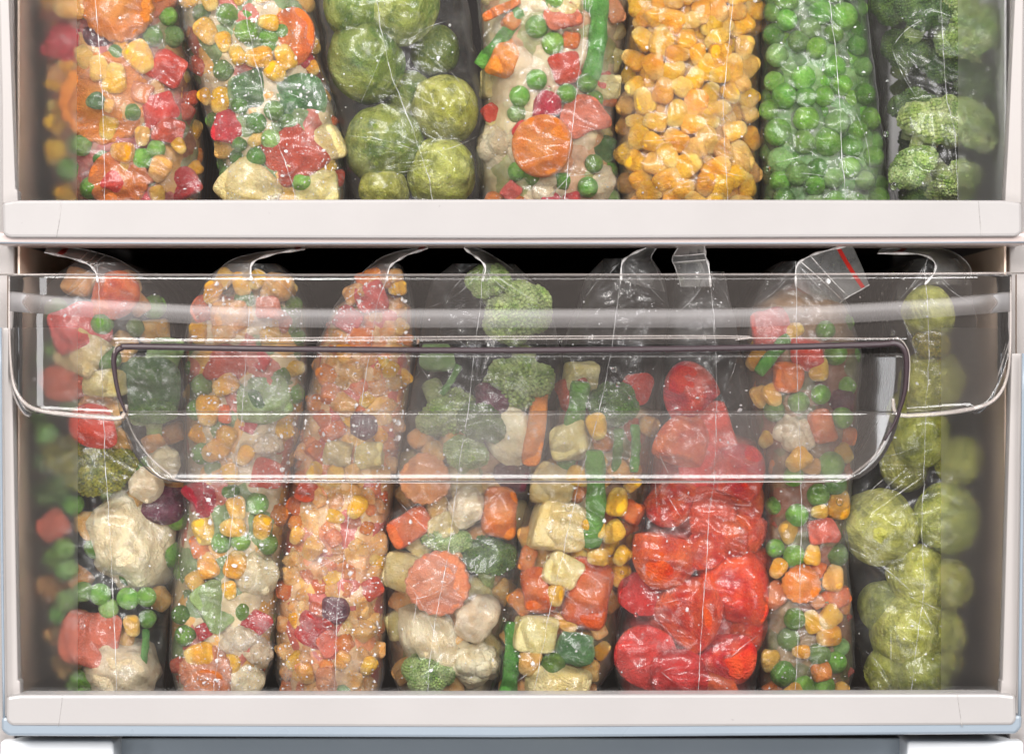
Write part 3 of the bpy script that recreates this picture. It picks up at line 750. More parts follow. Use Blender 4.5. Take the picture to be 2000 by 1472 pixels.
    for (nm, cat, small), L in merged.items():
        L.sort(key=lambda q: q[0])
        many = cat + ('s' if not cat.endswith(('ch', 'pea_')) else 'es')
        if cat in ('broccoli', 'cauliflower', 'carrot dice', 'pepper dice', 'onion dice', 'red pepper', 'green pepper', 'red onion'): many = cat + ' pieces'
        for i, (_, _, o, adj) in enumerate(L):
            if small and len(L) > 1:
                tag(o, '%s lying among others in the %s' % (adj, desc), cat, '%s in the %s' % (many, desc))
            elif len(L) == 1: tag(o, 'only %s in the %s' % (adj, desc), cat)
            else:
                w_ = ORD[i] if i < len(ORD) else 'next'
                w_ = w_ if i == 0 else ('lowest' if i == len(L) - 1 else w_ + ' from top')
                tag(o, '%s, %s in the %s' % (adj, w_, desc), cat, '%s in the %s' % (many, desc))
    # --- film: membrane stretched over the pieces
    NU = 56; NV = max(40, int((py1 - py0) / 4.0))
    pys = np.linspace(py0, py1, NV + 1); us = np.sin(np.linspace(-math.pi / 2, math.pi / 2, NU + 1))
    us = .55 * us + .45 * np.linspace(-1, 1, NU + 1)
    XL = np.interp(pys, rows, [r[1] for r in ol]); XR = np.interp(pys, rows, [r[2] for r in ol])
    cpx = (XL + XR) / 2; hpx = (XR - XL) / 2
    rough_edge = np.array([noise.noise(Vector((p_ * .02, bag['seed'], 0))) for p_ in pys]) * bag.get('wob', 4)
    PX = cpx[:, None] + us[None, :] * (hpx + rough_edge)[:, None]; PYg = np.repeat(pys[:, None], NU + 1, 1)
    prof = np.array([base_prof(u) for u in us]); dR = np.minimum(0.034, hpx * S * .95)
    yb = Y0 + bag.get('dy', 0) + dR[:, None] * prof[None, :]
    Xw = (PX - 1000) * S * (1 + yb / CAMD); Zw = (736 - PYg) * S * (1 + yb / CAMD)
    ob = np.full(yb.shape, 9.0)
    for (x, y, z, ex, ey, ez) in obst:
        d2 = ((Xw - x) / (ex * 1.14)) ** 2 + ((Zw - z) / (ez * 1.14)) ** 2
        ob = np.where(d2 < 1, np.minimum(ob, y - ey * np.sqrt(np.clip(1 - d2, 0, 1)) * 1.02), ob)
    ob -= 0.0005
    slack = bag.get('slack', 0.0018) * (1 - prof[None, :] ** 2) + 0.0 * pys[:, None]
    h = np.minimum(yb + slack, ob); lim = yb + slack
    for it in range(220):
        hn = h.copy()
        hn[1:-1, 1:-1] = (h[:-2, 1:-1] * .6 + h[2:, 1:-1] * .6 + h[1:-1, :-2] * 1.4 + h[1:-1, 2:] * 1.4) / 4.0
        hn = np.minimum(np.minimum(hn, ob), lim); hn[:, 0] = yb[:, 0]; hn[:, -1] = yb[:, -1]; h = hn
    # creases: sharp little folds raised towards the viewer
    cre = list(bag.get('creases', []))
    rnd = random.Random(bag['seed'])
    for _ in range(bag.get('ncrease', 16) // 2):
        q = rnd.uniform(py0 + 20, py1 - 30); a = xl(q) + rnd.uniform(.05, .75) * (xr(q) - xl(q)); ln = rnd.uniform(30, 120); an = rnd.choice([R(rnd.uniform(-60, -20)), R(rnd.uniform(20, 60)), R(rnd.uniform(60, 85)), R(rnd.uniform(-15, 15))])
        cre.append((a, q, a + ln * math.cos(an), q + ln * math.sin(an), rnd.uniform(.3, .8), rnd.uniform(3, 6)))
    if 'flap' in bag:
        for sd in (-1, 1):
            for dq, fr_ in ((85, .92), (60, .6)):
                qq = py0 + dq; ee = xl(qq) if sd < 0 else xr(qq); ss = xs(qq); bag['creases'] = bag.get('creases', []); cre.insert(0, (xs(py0 + 8) + sd * 3, py0 + 8, ss + (ee - ss) * fr_, qq, .9, 4))
    nfold = len(bag.get('creases', [])) + (4 if 'flap' in bag else 0)
    for (x0, q0, x1, q1, am, wd) in cre:
        dx, dy_ = x1 - x0, q1 - q0; L2 = dx * dx + dy_ * dy_
        tt = ((PX - x0) * dx + (PYg - q0) * dy_) / L2; bend_ = np.sin(np.clip(tt, 0, 1) * math.pi) * 6 * (1 if (int(x0) % 2) else -1)
        dist = np.abs((PX - x0) * dy_ - (PYg - q0) * dx) / math.sqrt(L2); dist = np.abs(dist + 0 * bend_)
        env = np.clip(tt * 5, 0, 1) * np.clip((1 - tt) * 5, 0, 1)
        h -= am * 0.001 * env * (np.clip(1 - dist / wd, 0, 1) ** 1.2 + .9 * np.clip(1 - dist / (wd * 4), 0, 1))
    folds = cre
    # crumple
    for j in range(NV + 1):
        for i in range(1, NU):
            q = Vector((PX[j, i] * .022, PYg[j, i] * .014, bag['seed'] * 3.1))
            nn = noise.noise(q); n5 = noise.noise(Vector((PX[j, i] * .012 + PYg[j, i] * .010, PYg[j, i] * .020 - PX[j, i] * .012, bag['seed'] * 1.3))); h[j, i] -= bag.get('crump', 1.0) * (0.0008 * (1 - abs(nn) * 2.5) + 0.0010 * (1 - abs(n5) * 2.5)) + 0.00012 * noise.noise(q * 4)
    Xw = (PX - 1000) * S * (1 + h / CAMD); Zw = (736 - PYg) * S * (1 + h / CAMD)
    root = thing('freezer_bag', bag['label'], 'bag', P(float(cpx[-1]), py1 - 2, 0.04), 'clear zip bags of frozen vegetables')
    V = []; F = []; nx = NU + 1 + 4
    for j in range(NV + 1):
        xa, xb = Xw[j, 0], Xw[j, -1]; za = Zw[j, 0]
        wob_ = 0.002 * noise.noise(Vector((pys[j] * .01, bag['seed'] * 1.7, 2)))
        V.append((xa + wob_ + 0.003, 0.15, za)); V.append((xa + wob_ * .5, h[j, 0] + .03, za))
        for i in range(NU + 1): V.append((Xw[j, i], h[j, i], Zw[j, i]))
        V.append((xb + wob_ * .5, h[j, -1] + .03, za)); V.append((xb + wob_ - 0.003, 0.15, za))
    for j in range(NV):
        for i in range(nx - 1):
            a = j * nx + i; F.append((a, a + nx, a + nx + 1, a + 1))
    obj('film', mk_mesh('film', V, F, bag['film']), root)
    # welded side seam facing the viewer
    pts = []; 
    for j in range(NV + 1):
        sx_ = xs(pys[j]) + 2.2 * noise.noise(Vector((pys[j] * .03, bag['seed'], 5))) + 1.0 * noise.noise(Vector((pys[j] * .12, bag['seed'], 8)))
        i = int(np.clip(np.searchsorted(PX[j], sx_), 1, NU)); f_ = (sx_ - PX[j, i - 1]) / max(1e-6, PX[j, i] - PX[j, i - 1]); yy = h[j, i - 1] * (1 - f_) + h[j, i] * f_
        pts.append(P(sx_, pys[j], yy - 0.0007))
    tv, tf = tube_pts(pts, [0.00013 * (1 + .7 * noise.noise(Vector((q * .3, bag['seed'], 9)))) for q in range(len(pts))], 6)
    obj('seam', mk_mesh('seam', tv, tf, M_seam), root)
    # sharp folds standing up from the film
    V = []; F = []
    for (x0, q0, x1, q1, am, wd) in folds[:nfold]:
        n_ = 16; bow = rnd.uniform(-.10, .10); L_ = math.hypot(x1 - x0, q1 - q0); pp = []; rr = []
        for k in range(n_):
            t2 = k / (n_ - 1); a_ = x0 + (x1 - x0) * t2 - (q1 - q0) * bow * math.sin(t2 * math.pi); b_ = q0 + (q1 - q0) * t2 + (x1 - x0) * bow * math.sin(t2 * math.pi)
            j = int(np.clip((b_ - py0) / (py1 - py0) * NV, 0, NV)); i = int(np.clip(np.searchsorted(PX[j], a_), 1, NU - 1))
            if a_ < PX[j, 0] + 3 or a_ > PX[j, -1] - 3: continue
            pp.append(P(a_, b_, h[j, i] - 0.0004)); rr.append(0.00002 + am * .00008 * math.sin(math.pi * min(1, t2 * 1.02)) ** .7)
        if len(pp) > 4:
            tv, tf = tube_pts(pp, rr, 6); b0 = len(V); V += tv; F += [tuple(b0 + q for q in t2) for t2 in tf]
    if V: obj('film_fold', mk_mesh('film_fold', V, F, M_fold), root)
    # zip flap
    if 'flap' in bag:
        A = smooth_path(bag['flap'][0], 6); B = smooth_path(bag['flap'][1], 6); V = []; F = []; n = len(A); K = 8
        yA = float(h[:6].min()) if True else Y0
        def fp(j, s):
            a, b = A[j], B[j]; y = yA + 0.0 + s * 0.045 * bag.get('flapd', 1)
            return P(a[0] * (1 - s) + b[0] * s, a[1] * (1 - s) + b[1] * s + 3.0 * math.sin(s * math.pi) * math.sin(j * .7), y)
        for j in range(n):
            for k in range(K + 1): V.append(fp(j, k / K))
        for j in range(n - 1):
            for k in range(K):
                a = j * (K + 1) + k; F.append((a, a + 1, a + K + 2, a + K + 1))
        fl = obj('zip_flap', mk_mesh('zip_flap', V, F, M_flap), root)
        tv, tf = tube_pts([fp(j, 0) for j in range(n)], [0.0004 + 0.0002 * math.sin(j) for j in range(n)], 6); obj('flap_edge', mk_mesh('flap_edge', tv, tf, M_edgefilm), fl)
        tv, tf = tube_pts([fp(j, 1) for j in range(n)], 0.0002, 6); obj('flap_edge', mk_mesh('flap_edge', tv, tf, M_edgefilm), fl)
        if bag.get('stripe', True):
            j = n - 1 - bag.get('stripe_at', 3); d = (Vector(fp(j + 1, .5)) - Vector(fp(j, .5))).normalized() * (bag.get('stripe_w', 12) * S * .5); V = []
            for k in range(K + 1):
                c = Vector(fp(j, k / K)) + Vector((0, -0.0004, 0.0004)); V += [c - d, c + d]
            obj('zip_stripe', mk_mesh('zip_stripe', V, [(2 * k, 2 * k + 1, 2 * k + 3, 2 * k + 2) for k in range(K)], M_red), fl)
        for jj in bag.get('ziplines', []):
            tv, tf = tube_pts([Vector(fp(jj, k / K)) + Vector((0, -.0004, .0003)) for k in range(K + 1)], 0.00025, 6); obj('zip_ridge', mk_mesh('zip_ridge', tv, tf, M_edgefilm), fl)
    bpy.context.view_layer.update()
    for c in root.children: c.matrix_parent_inverse = root.matrix_world.inverted()
    # frozen mass behind the front pieces
    if bag.get('core'):
        V = []; F = []; n1 = 30; n2 = max(20, int((py1 - py0) / 14)); dd = bag.get('core_d', 0.0058)
        q0 = max(py0 + bag.get('core_top', 30), -70); q1 = py1 - 6
        for j in range(n2 + 1):
            q = q0 + (q1 - q0) * j / n2; c = (xl(q) + xr(q)) / 2; hw = (xr(q) - xl(q)) / 2 * .985 - 3; R_ = depthR(q)
            cl = min(1, (j + .3) / 4) if j < 4 else 1
            for i in range(n1 + 1):
                u = math.sin(-math.pi / 2 + math.pi * i / n1); px = c + u * hw * cl
                y = Y0 + bag.get('dy', 0) + dd + (1 - cl) * .02 + R_ * .95 * base_prof(u); nn = noise.noise(Vector((px * .035, q * .035, bag['seed']))) ; y -= .0028 * nn + .0012 * noise.noise(Vector((px * .1, q * .1, bag['seed'])))
                V.append(P(px, q, y))
        V2 = len(V)
        for j in range(n2):
            for i in range(n1): a = j * (n1 + 1) + i; F.append((a, a + n1 + 1, a + n1 + 2, a + 1))
        for j in range(n2 + 1):
            for i in (0, n1): p_ = V[j * (n1 + 1) + i]; V.append(Vector((p_[0], 0.13, p_[2])))
        for j in range(n2):
            a = j * (n1 + 1); b2 = V2 + 2 * j; F.append((a, b2, b2 + 2, a + n1 + 1)); a += n1; b2 += 1; F.append((a, a + n1 + 1, b2 + 2, b2))
        co_ = obj('frozen_crumbs', mk_mesh('frozen_crumbs', V, F, bag['core'])); tag(co_, 'crumbly frozen mass packed deep inside the %s' % desc, 'frozen crumbs', None, 'stuff')
    # ice crystals on the inside of the film
    ni = bag.get('ice', 60)
    if ni:
        V = []; F = []; iv, iff = ico(1)
        for _ in range(ni):
            j = rnd.randrange(6, NV - 2); i = rnd.randrange(4, NU - 4); s_ = rnd.uniform(.00012, .00042) * (1 if rnd.random() < .9 else 2.0); b2 = len(V); st = np.array([rnd.uniform(.5, 1.6), .6, rnd.uniform(.5, 1.6)])
            c = np.array([Xw[j, i] + rnd.uniform(-1, 1) * .0004, h[j, i] + .0003, Zw[j, i] + rnd.uniform(-1, 1) * .0004])
            for q in iv: V.append(c + q * s_ * st * rnd.uniform(.6, 1.3))
            F.extend(tuple(b2 + k for k in t) for t in iff)
        ic = obj('ice_crystals', mk_mesh('ice_crystals', V, F, M_ice, False)); tag(ic, 'tiny white ice crystals clinging inside the %s' % desc, 'ice crystals', None, 'stuff')

cr_orange = crust_mat('orange_mash_crust', [(0.595, 0.306, 0.119), (0.612, 0.374, 0.170), (0.646, 0.204, 0.051), (0.612, 0.391, 0.170), (0.468, 0.068, 0.043), (0.646, 0.340, 0.051)], 0.02, 120)
cr_mix = crust_mat('mixed_crust', [(0.527, 0.408, 0.230), (0.595, 0.306, 0.051), (0.510, 0.408, 0.255), (0.136, 0.221, 0.068), (0.425, 0.085, 0.051), (0.561, 0.442, 0.255)], 0.25, 100)
cr_brown = crust_mat('brown_crust', [(0.173, 0.092, 0.036), (0.214, 0.112, 0.041), (0.112, 0.112, 0.031), (0.204, 0.061, 0.026), (0.255, 0.163, 0.071)], 0.02, 90)
cr_red = crust_mat('red_crust', [(0.425, 0.025, 0.017), (0.510, 0.068, 0.043), (0.383, 0.017, 0.017), (0.527, 0.119, 0.085)], 0.02, 70)
cr_corn = crust_mat('corn_crust', [(0.527, 0.255, 0.017), (0.595, 0.306, 0.034), (0.442, 0.204, 0.017), (0.612, 0.374, 0.085)], 0.0, 120)
cr_green = crust_mat('green_crust', [(0.051, 0.145, 0.025), (0.076, 0.204, 0.043), (0.034, 0.093, 0.017), (0.128, 0.255, 0.068)], 0.0, 130)
cr_u1 = crust_mat('red_corn_crust', [(0.289, 0.043, 0.034), (0.425, 0.221, 0.051), (0.255, 0.085, 0.043), (0.170, 0.170, 0.060), (0.340, 0.051, 0.043)], 0.02, 95)
cr_cream = crust_mat('cream_crust', [(0.468, 0.357, 0.212), (0.408, 0.221, 0.102), (0.493, 0.408, 0.221), (0.255, 0.255, 0.085)], 0.06, 80)
F_clear = film_mat('clear_bag_film', haze=0.018, frost=0.13, bumpd=0.0005)
F_frost = film_mat('frosty_bag_film', haze=0.03, frost=0.26, bumpd=0.0005, frost_scale=85)
F_loose = film_mat('loose_bag_film', haze=0.012, frost=0.09, bumpd=0.0008, gloss=0.06)

mixfill = [('corn', 25), ('pea', 21), ('corn', 24), ('pdice', 23), ('cdice', 22), ('corn', 22)]
BAGS = []
def bag(**k): k['seed'] = len(BAGS) + 1; BAGS.append(k)

bag(desc='upper bag with big carrot slices', label='clear bag of big carrot slices and corn, leftmost in the upper drawer', film=F_clear, core=cr_u1,
    outline=[(-80, 60, 345, 178), (0, 78, 352, 186), (100, 92, 366, 194), (200, 98, 385, 200), (300, 98, 398, 204), (395, 118, 388, 205), (422, 130, 372, 205)],
    pieces=[('disc', 232, 12, 70, 10), ('disc', 208, 195, 90, 0, .4), ('disc', 232, 352, 58, 0, .3), ('corn', 166, 112, 25, 150), ('corn', 194, 134, 27, 170), ('corn', 224, 153, 31, 190), ('corn', 273, 112, 34, -35), ('corn', 213, 207, 14, 20),
            ('pepper', 325, 132, 44, 30), ('pepper', 312, 212, 40, -20), ('pepper', 332, 255, 34, 15), ('pepper', 128, 82, 48, 20), ('corn', 238, 297, 26, 100), ('pea', 278, 310, 22), ('pea', 298, 72, 21), ('pea', 305, 292, 19), ('corn', 312, 330, 28, 30), ('corn', 350, 285, 17), ('corn', 278, 266, 20),
            ('pepper', 222, 352, 26, 20), ('pepper', 355, 362, 38, -40), ('pea', 160, 284, 22), ('pea', 136, 332, 26), ('pea', 178, 368, 23), ('corn', 112, 245, 26), ('corn', 112, 300, 28), ('corn', 132, 384, 26), ('corn', 138, 14, 34, 80), ('greenp', 188, 197, 22, 10, -.3), ('pea', 328, 32, 19), ('corn', 236, 84, 22, 0, .6), ('carrot', 312, 8, 36, 50, .4), ('purple', 190, 75, 30, 0, .7), ('odice', 125, 150, 30, 0, .6)],
    fill=[(mixfill, 120), (mixfill, 200)], ncrease=10, ice=70)
bag(desc='upper bag with green pepper and peas', core_d=.005, thr=.7, label='clear bag with green pepper and peas, second from left in the upper drawer', film=F_frost, core=cr_mix,
    outline=[(-80, 335, 610, 455), (0, 347, 612, 475), (100, 364, 622, 494), (200, 395, 650, 520), (300, 425, 668, 550), (360, 438, 670, 572), (395, 447, 668, 576), (422, 455, 652, 580)],
    pieces=[('pea', 444, 29, 23), ('pea', 481, 62, 24), ('pea', 483, 28, 20, 0, .6), ('corn', 410, 2, 22), ('corn', 404, 62, 28, -35), ('corn', 437, 82, 21), ('corn', 463, 107, 21, 150), ('corn', 505, 113, 28, 85), ('corn', 557, 113, 27, 160), ('corn', 538, 141, 24, -60), ('corn', 524, 44, 21, 95), ('disc', 572, 72, 58, 0, .3, .75), ('pea', 437, 138, 22), ('pea', 525, 74, 20, 0, .3), ('greenp', 490, 178, 52, -25), ('corn', 432, 197, 27, 15), ('corn', 402, 190, 19), ('greenp', 588, 195, 66, 25), ('pea', 535, 216, 20), ('pea', 470, 205, 19), ('pea', 500, 240, 21), ('pea', 530, 273, 21), ('pea', 502, 306, 21), ('pea', 468, 282, 15), ('pepper', 450, 247, 40, 10), ('pepper', 575, 302, 66, -40), ('pea', 588, 355, 20), ('potato', 485, 372, 62, 40), ('potato', 638, 282, 38, 60), ('potato', 620, 378, 46), ('corn', 618, 90, 17), ('corn', 610, 132, 17), ('pea', 416, 235, 16), ('pea', 562, 240, 22, 0, .5), ('pea', 405, 340, 18, 0, .4)],
    fill=[(mixfill, 100), (mixfill, 200)], ncrease=10, ice=600)
bag(desc='upper bag of Brussels sprouts', label='clear bag of Brussels sprouts, third from left in the upper drawer', film=F_loose, core=None, slack=.006, wob=8,
    outline=[(-80, 612, 895, 715), (0, 622, 908, 735), (60, 632, 918, 745), (150, 645, 932, 765), (250, 668, 944, 805), (300, 678, 946, 822), (350, 682, 942, 838), (395, 700, 928, 845), (422, 712, 915, 850)],
    pieces=[('sprout', 714, 120, 78, 20), ('sprout_y', 872, 214, 66, -20), ('sprout', 752, 285, 80, 60), ('sprout_y', 862, 340, 70, 10), ('sprout', 690, 12, 62, 0), ('sprout', 790, 12, 72, 30), ('sprout_y', 750, 372, 50, 0, .4), ('sprout', 850, 100, 50, 0, 3), ('sprout', 800, 190, 50, 0, 3)],
    creases=[(680, 265, 830, 300, 1.2, 5), (830, 300, 940, 262, .9, 5), (735, 335, 850, 318, 1.0, 6), (880, 60, 940, 130, 1.2, 7), (705, 200, 760, 60, .8, 6), (790, 90, 880, 40, .8, 6), (930, 210, 850, 110, 1, 6)], ncrease=14, ice=40)
bag(desc='upper bag with bright carrot disc', label='clear bag with one bright carrot disc, fourth from left in the upper drawer', film=F_clear, core=cr_cream,
    outline=[(-80, 925, 1240, 1145), (0, 937, 1228, 1143), (100, 945, 1218, 1138), (180, 945, 1206, 1126), (240, 945, 1196, 1119), (300, 932, 1200, 1112), (360, 938, 1208, 1106), (395, 945, 1208, 1103), (422, 955, 1200, 1100)],
    pieces=[('disc', 1058, 285, 60, 15, -.5), ('cauli', 985, 300, 80, 20, .3), ('cauli', 1055, 372, 75, 60, .4), ('pea', 1048, 53, 23), ('pea', 1080, 85, 23), ('pea', 1107, 183, 20), ('pea', 1146, 160, 22), ('pea', 1048, 156, 21), ('pea', 1015, 188, 21), ('pea', 1160, 195, 19), ('carrot', 985, 112, 42, 20), ('stick', 980, 18, 42, 70), ('pepper', 1100, 30, 40, 20), ('pepper', 1106, 132, 36, 70), ('pepper', 1140, 226, 52, 25), ('pepper', 1065, 205, 34, -10), ('bean', 1164, 70, 92, 8), ('bean', 968, 75, 70, 35), ('potato', 1108, 0, 36), ('pea', 1085, 0, 21), ('pea', 1148, 366, 21), ('greenp', 1178, 292, 36, 70), ('carrot', 1198, 20, 28), ('potato', 1192, 170, 30, 0, .4), ('pea', 1160, 320, 19), ('cream', 1040, 20, 40, 0, .8), ('cream', 1170, 360, 40, 0, .6)],
    creases=[(1075, 380, 1120, 330, 1.0, 5), (1000, 330, 1090, 300, .6, 5), (1100, 345, 1180, 335, .8, 5)], fill=[([('pea', 20), ('cdice', 22), ('pdice', 24), ('cream', 28)], 80), ([('cream', 30), ('potato', 30)], 160)], ncrease=12, ice=90)
bag(desc='bag of yellow corn', label='clear bag filled only with yellow corn, in the upper drawer', film=F_clear, core=cr_corn,
    outline=[(-80, 1240, 1498, 1440), (0, 1232, 1492, 1432), (100, 1220, 1487, 1422), (200, 1208, 1483, 1412), (300, 1205, 1483, 1416), (395, 1215, 1480, 1422), (422, 1225, 1470, 1424)],
    pieces=[], thr=.62, fill=[([('corn', 29), ('corn', 27)], 900), ([('corn', 30)], 500)],
    creases=[(1250, 275, 1340, 262, 1.0, 6), (1395, 255, 1470, 330, .8, 4), (1300, 380, 1400, 345, .9, 5), (1400, 330, 1475, 345, .7, 5)], ncrease=12, ice=50)
bag(desc='bag of green peas', label='clear bag filled only with green peas, in the upper drawer', film=F_clear, core=cr_green,
    outline=[(-80, 1496, 1680, 1612), (0, 1493, 1688, 1620), (100, 1490, 1698, 1632), (200, 1487, 1712, 1640), (300, 1487, 1725, 1644), (395, 1490, 1732, 1652), (422, 1498, 1725, 1655)],
    pieces=[], fill=[([('pea', 25), ('pea', 24)], 500), ([('pea', 25)], 500)],
    creases=[(1505, 320, 1590, 300, 1.0, 6), (1520, 342, 1640, 352, 1.0, 5), (1660, 200, 1700, 330, 1.0, 6), (1655, 350, 1725, 345, 1, 6)], ncrease=12, ice=60)
bag(desc='upper bag of broccoli', label='clear bag of broccoli florets, rightmost in the upper drawer', film=F_loose, core=None, slack=.006, wob=8,
    outline=[(-80, 1702, 1965, 1830), (0, 1702, 1962, 1838), (100, 1715, 1958, 1842), (200, 1732, 1956, 1850), (260, 1735, 1952, 1866), (330, 1740, 1936, 1868), (395, 1762, 1898, 1872), (422, 1775, 1885, 1872)],
    pieces=[('broc_p', 1808, 270, 80, 20), ('broc_p', 1850, 350, 66, 150), ('broc_p', 1885, 255, 66, 60), ('broc_p', 1905, 80, 80, -30), ('broc', 1795, 40, 66, 10), ('broc', 1745, 110, 62, 0, 2), ('broc', 1745, 230, 60, 0, 1.5), ('broc_p', 1790, 340, 60, -40), ('broc', 1840, 130, 60, 0, 2.5), ('broc_p', 1860, 20, 60, 40, 1), ('broc', 1735, 20, 60, 0, 2.5), ('broc', 1770, 395, 50, 0, 1.5), ('broc', 1900, 180, 60, 40, 2.5), ('broc', 1850, 190, 70, 20, 5), ('broc', 1785, 150, 70, 50, 6), ('broc', 1880, 330, 70, 0, 6), ('broc', 1760, 290, 70, 90, 6), ('broc', 1860, 90, 70, 0, 6), ('broc', 1920, 260, 60, 0, 6), ('broc_p', 1835, 215, 48, 160, 1.5)],
    creases=[(1742, 95, 1800, 40, 1.6, 7), (1742, 95, 1790, 190, 1.6, 7), (1765, 70, 1850, 75, 1.0, 6), (1880, 200, 1940, 300, 1.0, 7)], ncrease=14, ice=60)

bag(desc='lower bag with large cream cauliflower', label='clear bag with a large cream cauliflower piece, leftmost in the lower drawer', film=F_clear, core=None, slack=.003, wob=5,
    outline=[(512, 150, 238, 188), (530, 120, 272, 190), (560, 95, 300, 193), (620, 75, 330, 196), (700, 62, 352, 198), (800, 58, 362, 202), (900, 62, 366, 205), (1000, 75, 366, 212), (1100, 80, 352, 218), (1200, 92, 328, 222), (1280, 105, 319, 226), (1355, 150, 313, 228), (1385, 165, 305, 228)],
    pieces=[('tomato', 218, 578, 58, 60), ('pepper', 150, 640, 62, 20), ('tomato', 122, 742, 54, 80), ('pea', 200, 632, 23), ('pea', 108, 682, 24), ('pea', 212, 700, 26), ('potato', 165, 690, 52, 30), ('potato', 204, 748, 46, 85, 0, .62), ('tomato', 188, 832, 54, 70), ('broc_y', 205, 935, 80, -15), ('broc_y', 132, 905, 62, 20), ('cream', 258, 1060, 104, 20, 0, .88), ('cream', 285, 945, 36), ('pea', 163, 1155, 21), ('pea', 196, 1160, 22), ('pea', 250, 1168, 23), ('pea', 286, 1165, 20), ('pea', 288, 1208, 19), ('pepper', 178, 1246, 68, -18), ('cream', 238, 1315, 78, 0), ('corn', 258, 1222, 22), ('bean', 282, 1265, 38, 0), ('pea', 130, 1110, 24), ('pea', 108, 1090, 25), ('pea', 126, 1072, 23), ('pea', 132, 1172, 24), ('pea', 116, 1200, 22), ('pepper', 104, 1025, 36), ('pea', 92, 850, 26), ('pea', 88, 900, 24), ('greenp', 292, 760, 80, 80), ('broc', 300, 820, 52, 0), ('cream', 322, 905, 36), ('pea', 150, 1335, 32), ('greenp', 330, 700, 50, 70, .6), ('purple', 320, 985, 45, 0, .8), ('broc', 90, 970, 45, 0, .8)],
    fill=[([('pea', 23)], 40), ([('odice', 30), ('pea', 24), ('odice', 34)], 200)], ncrease=18, ice=60,
    flap=[[(191, 552), (186, 530), (168, 514), (130, 502), (87, 493)], [(296, 552), (240, 512), (192, 494), (150, 485), (97, 479)]], stripe_at=4, flapd=.5, ziplines=[10, 12, 14])
bag(desc='frosty corn and pea bag', core_d=.0048, thr=.68, label='frosty bag of corn, peas and pepper, second from left in the lower drawer', film=F_frost, core=cr_mix,
    outline=[(515, 450, 535, 492), (540, 412, 562, 490), (600, 376, 592, 488), (680, 362, 596, 482), (800, 362, 590, 474), (900, 364, 572, 462), (1000, 360, 562, 455), (1100, 346, 551, 443), (1200, 336, 540, 432), (1300, 335, 527, 424), (1355, 350, 502, 415), (1385, 360, 490, 413)],
    pieces=[('corn', 415, 572, 24, 15), ('pepper', 392, 602, 34, 20), ('odice', 450, 615, 40), ('pepper', 525, 600, 30), ('odice', 540, 560, 34), ('corn', 388, 650, 24), ('odice', 437, 650, 24), ('pepper', 440, 710, 48, 10), ('corn', 440, 752, 27, 60), ('pea', 395, 752, 23), ('greenp', 515, 780, 66, 10), ('pea', 385, 800, 22), ('corn', 407, 800, 33, 5), ('carrot', 440, 808, 19), ('corn', 440, 857, 27), ('corn', 420, 880, 28, 60), ('pea', 395, 886, 22), ('corn', 478, 890, 21), ('cauli', 522, 872, 36), ('pepper', 515, 925, 42, 10), ('corn', 450, 925, 21), ('pepper', 400, 970, 44, 60), ('corn', 462, 992, 25), ('pea', 503, 983, 23), ('corn', 455, 1030, 26, 85), ('corn', 512, 1030, 26), ('pea', 432, 1060, 21), ('pea', 470, 1056, 20), ('pea', 522, 1062, 22), ('corn', 398, 1038, 28), ('carrot', 390, 1068, 24), ('corn', 405, 1103, 27, 160), ('corn', 460, 1102, 29, 190), ('cream', 498, 1120, 46), ('greenp', 418, 1182, 58, -55), ('corn', 448, 1152, 19), ('corn', 383, 1138, 24), ('pepper', 502, 1215, 30), ('cauli', 470, 1255, 52), ('pea', 362, 1240, 22), ('corn', 390, 1277, 30, 80), ('cream', 512, 1275, 32), ('disc', 402, 1310, 52, 0, 0, 1), ('disc', 405, 1350, 46, 0, -.3), ('pea', 354, 1200, 20), ('cream', 490, 1335, 40), ('greenp', 490, 790, 40, 60, .3)],
    fill=[(mixfill, 120), (mixfill, 250)], ncrease=14, ice=1000,
    flap=[[(491, 548), (490, 520), (506, 505), (550, 493), (596, 487)], [(412, 546), (445, 512), (492, 496), (545, 489), (592, 485)]], stripe_at=2, flapd=.5)
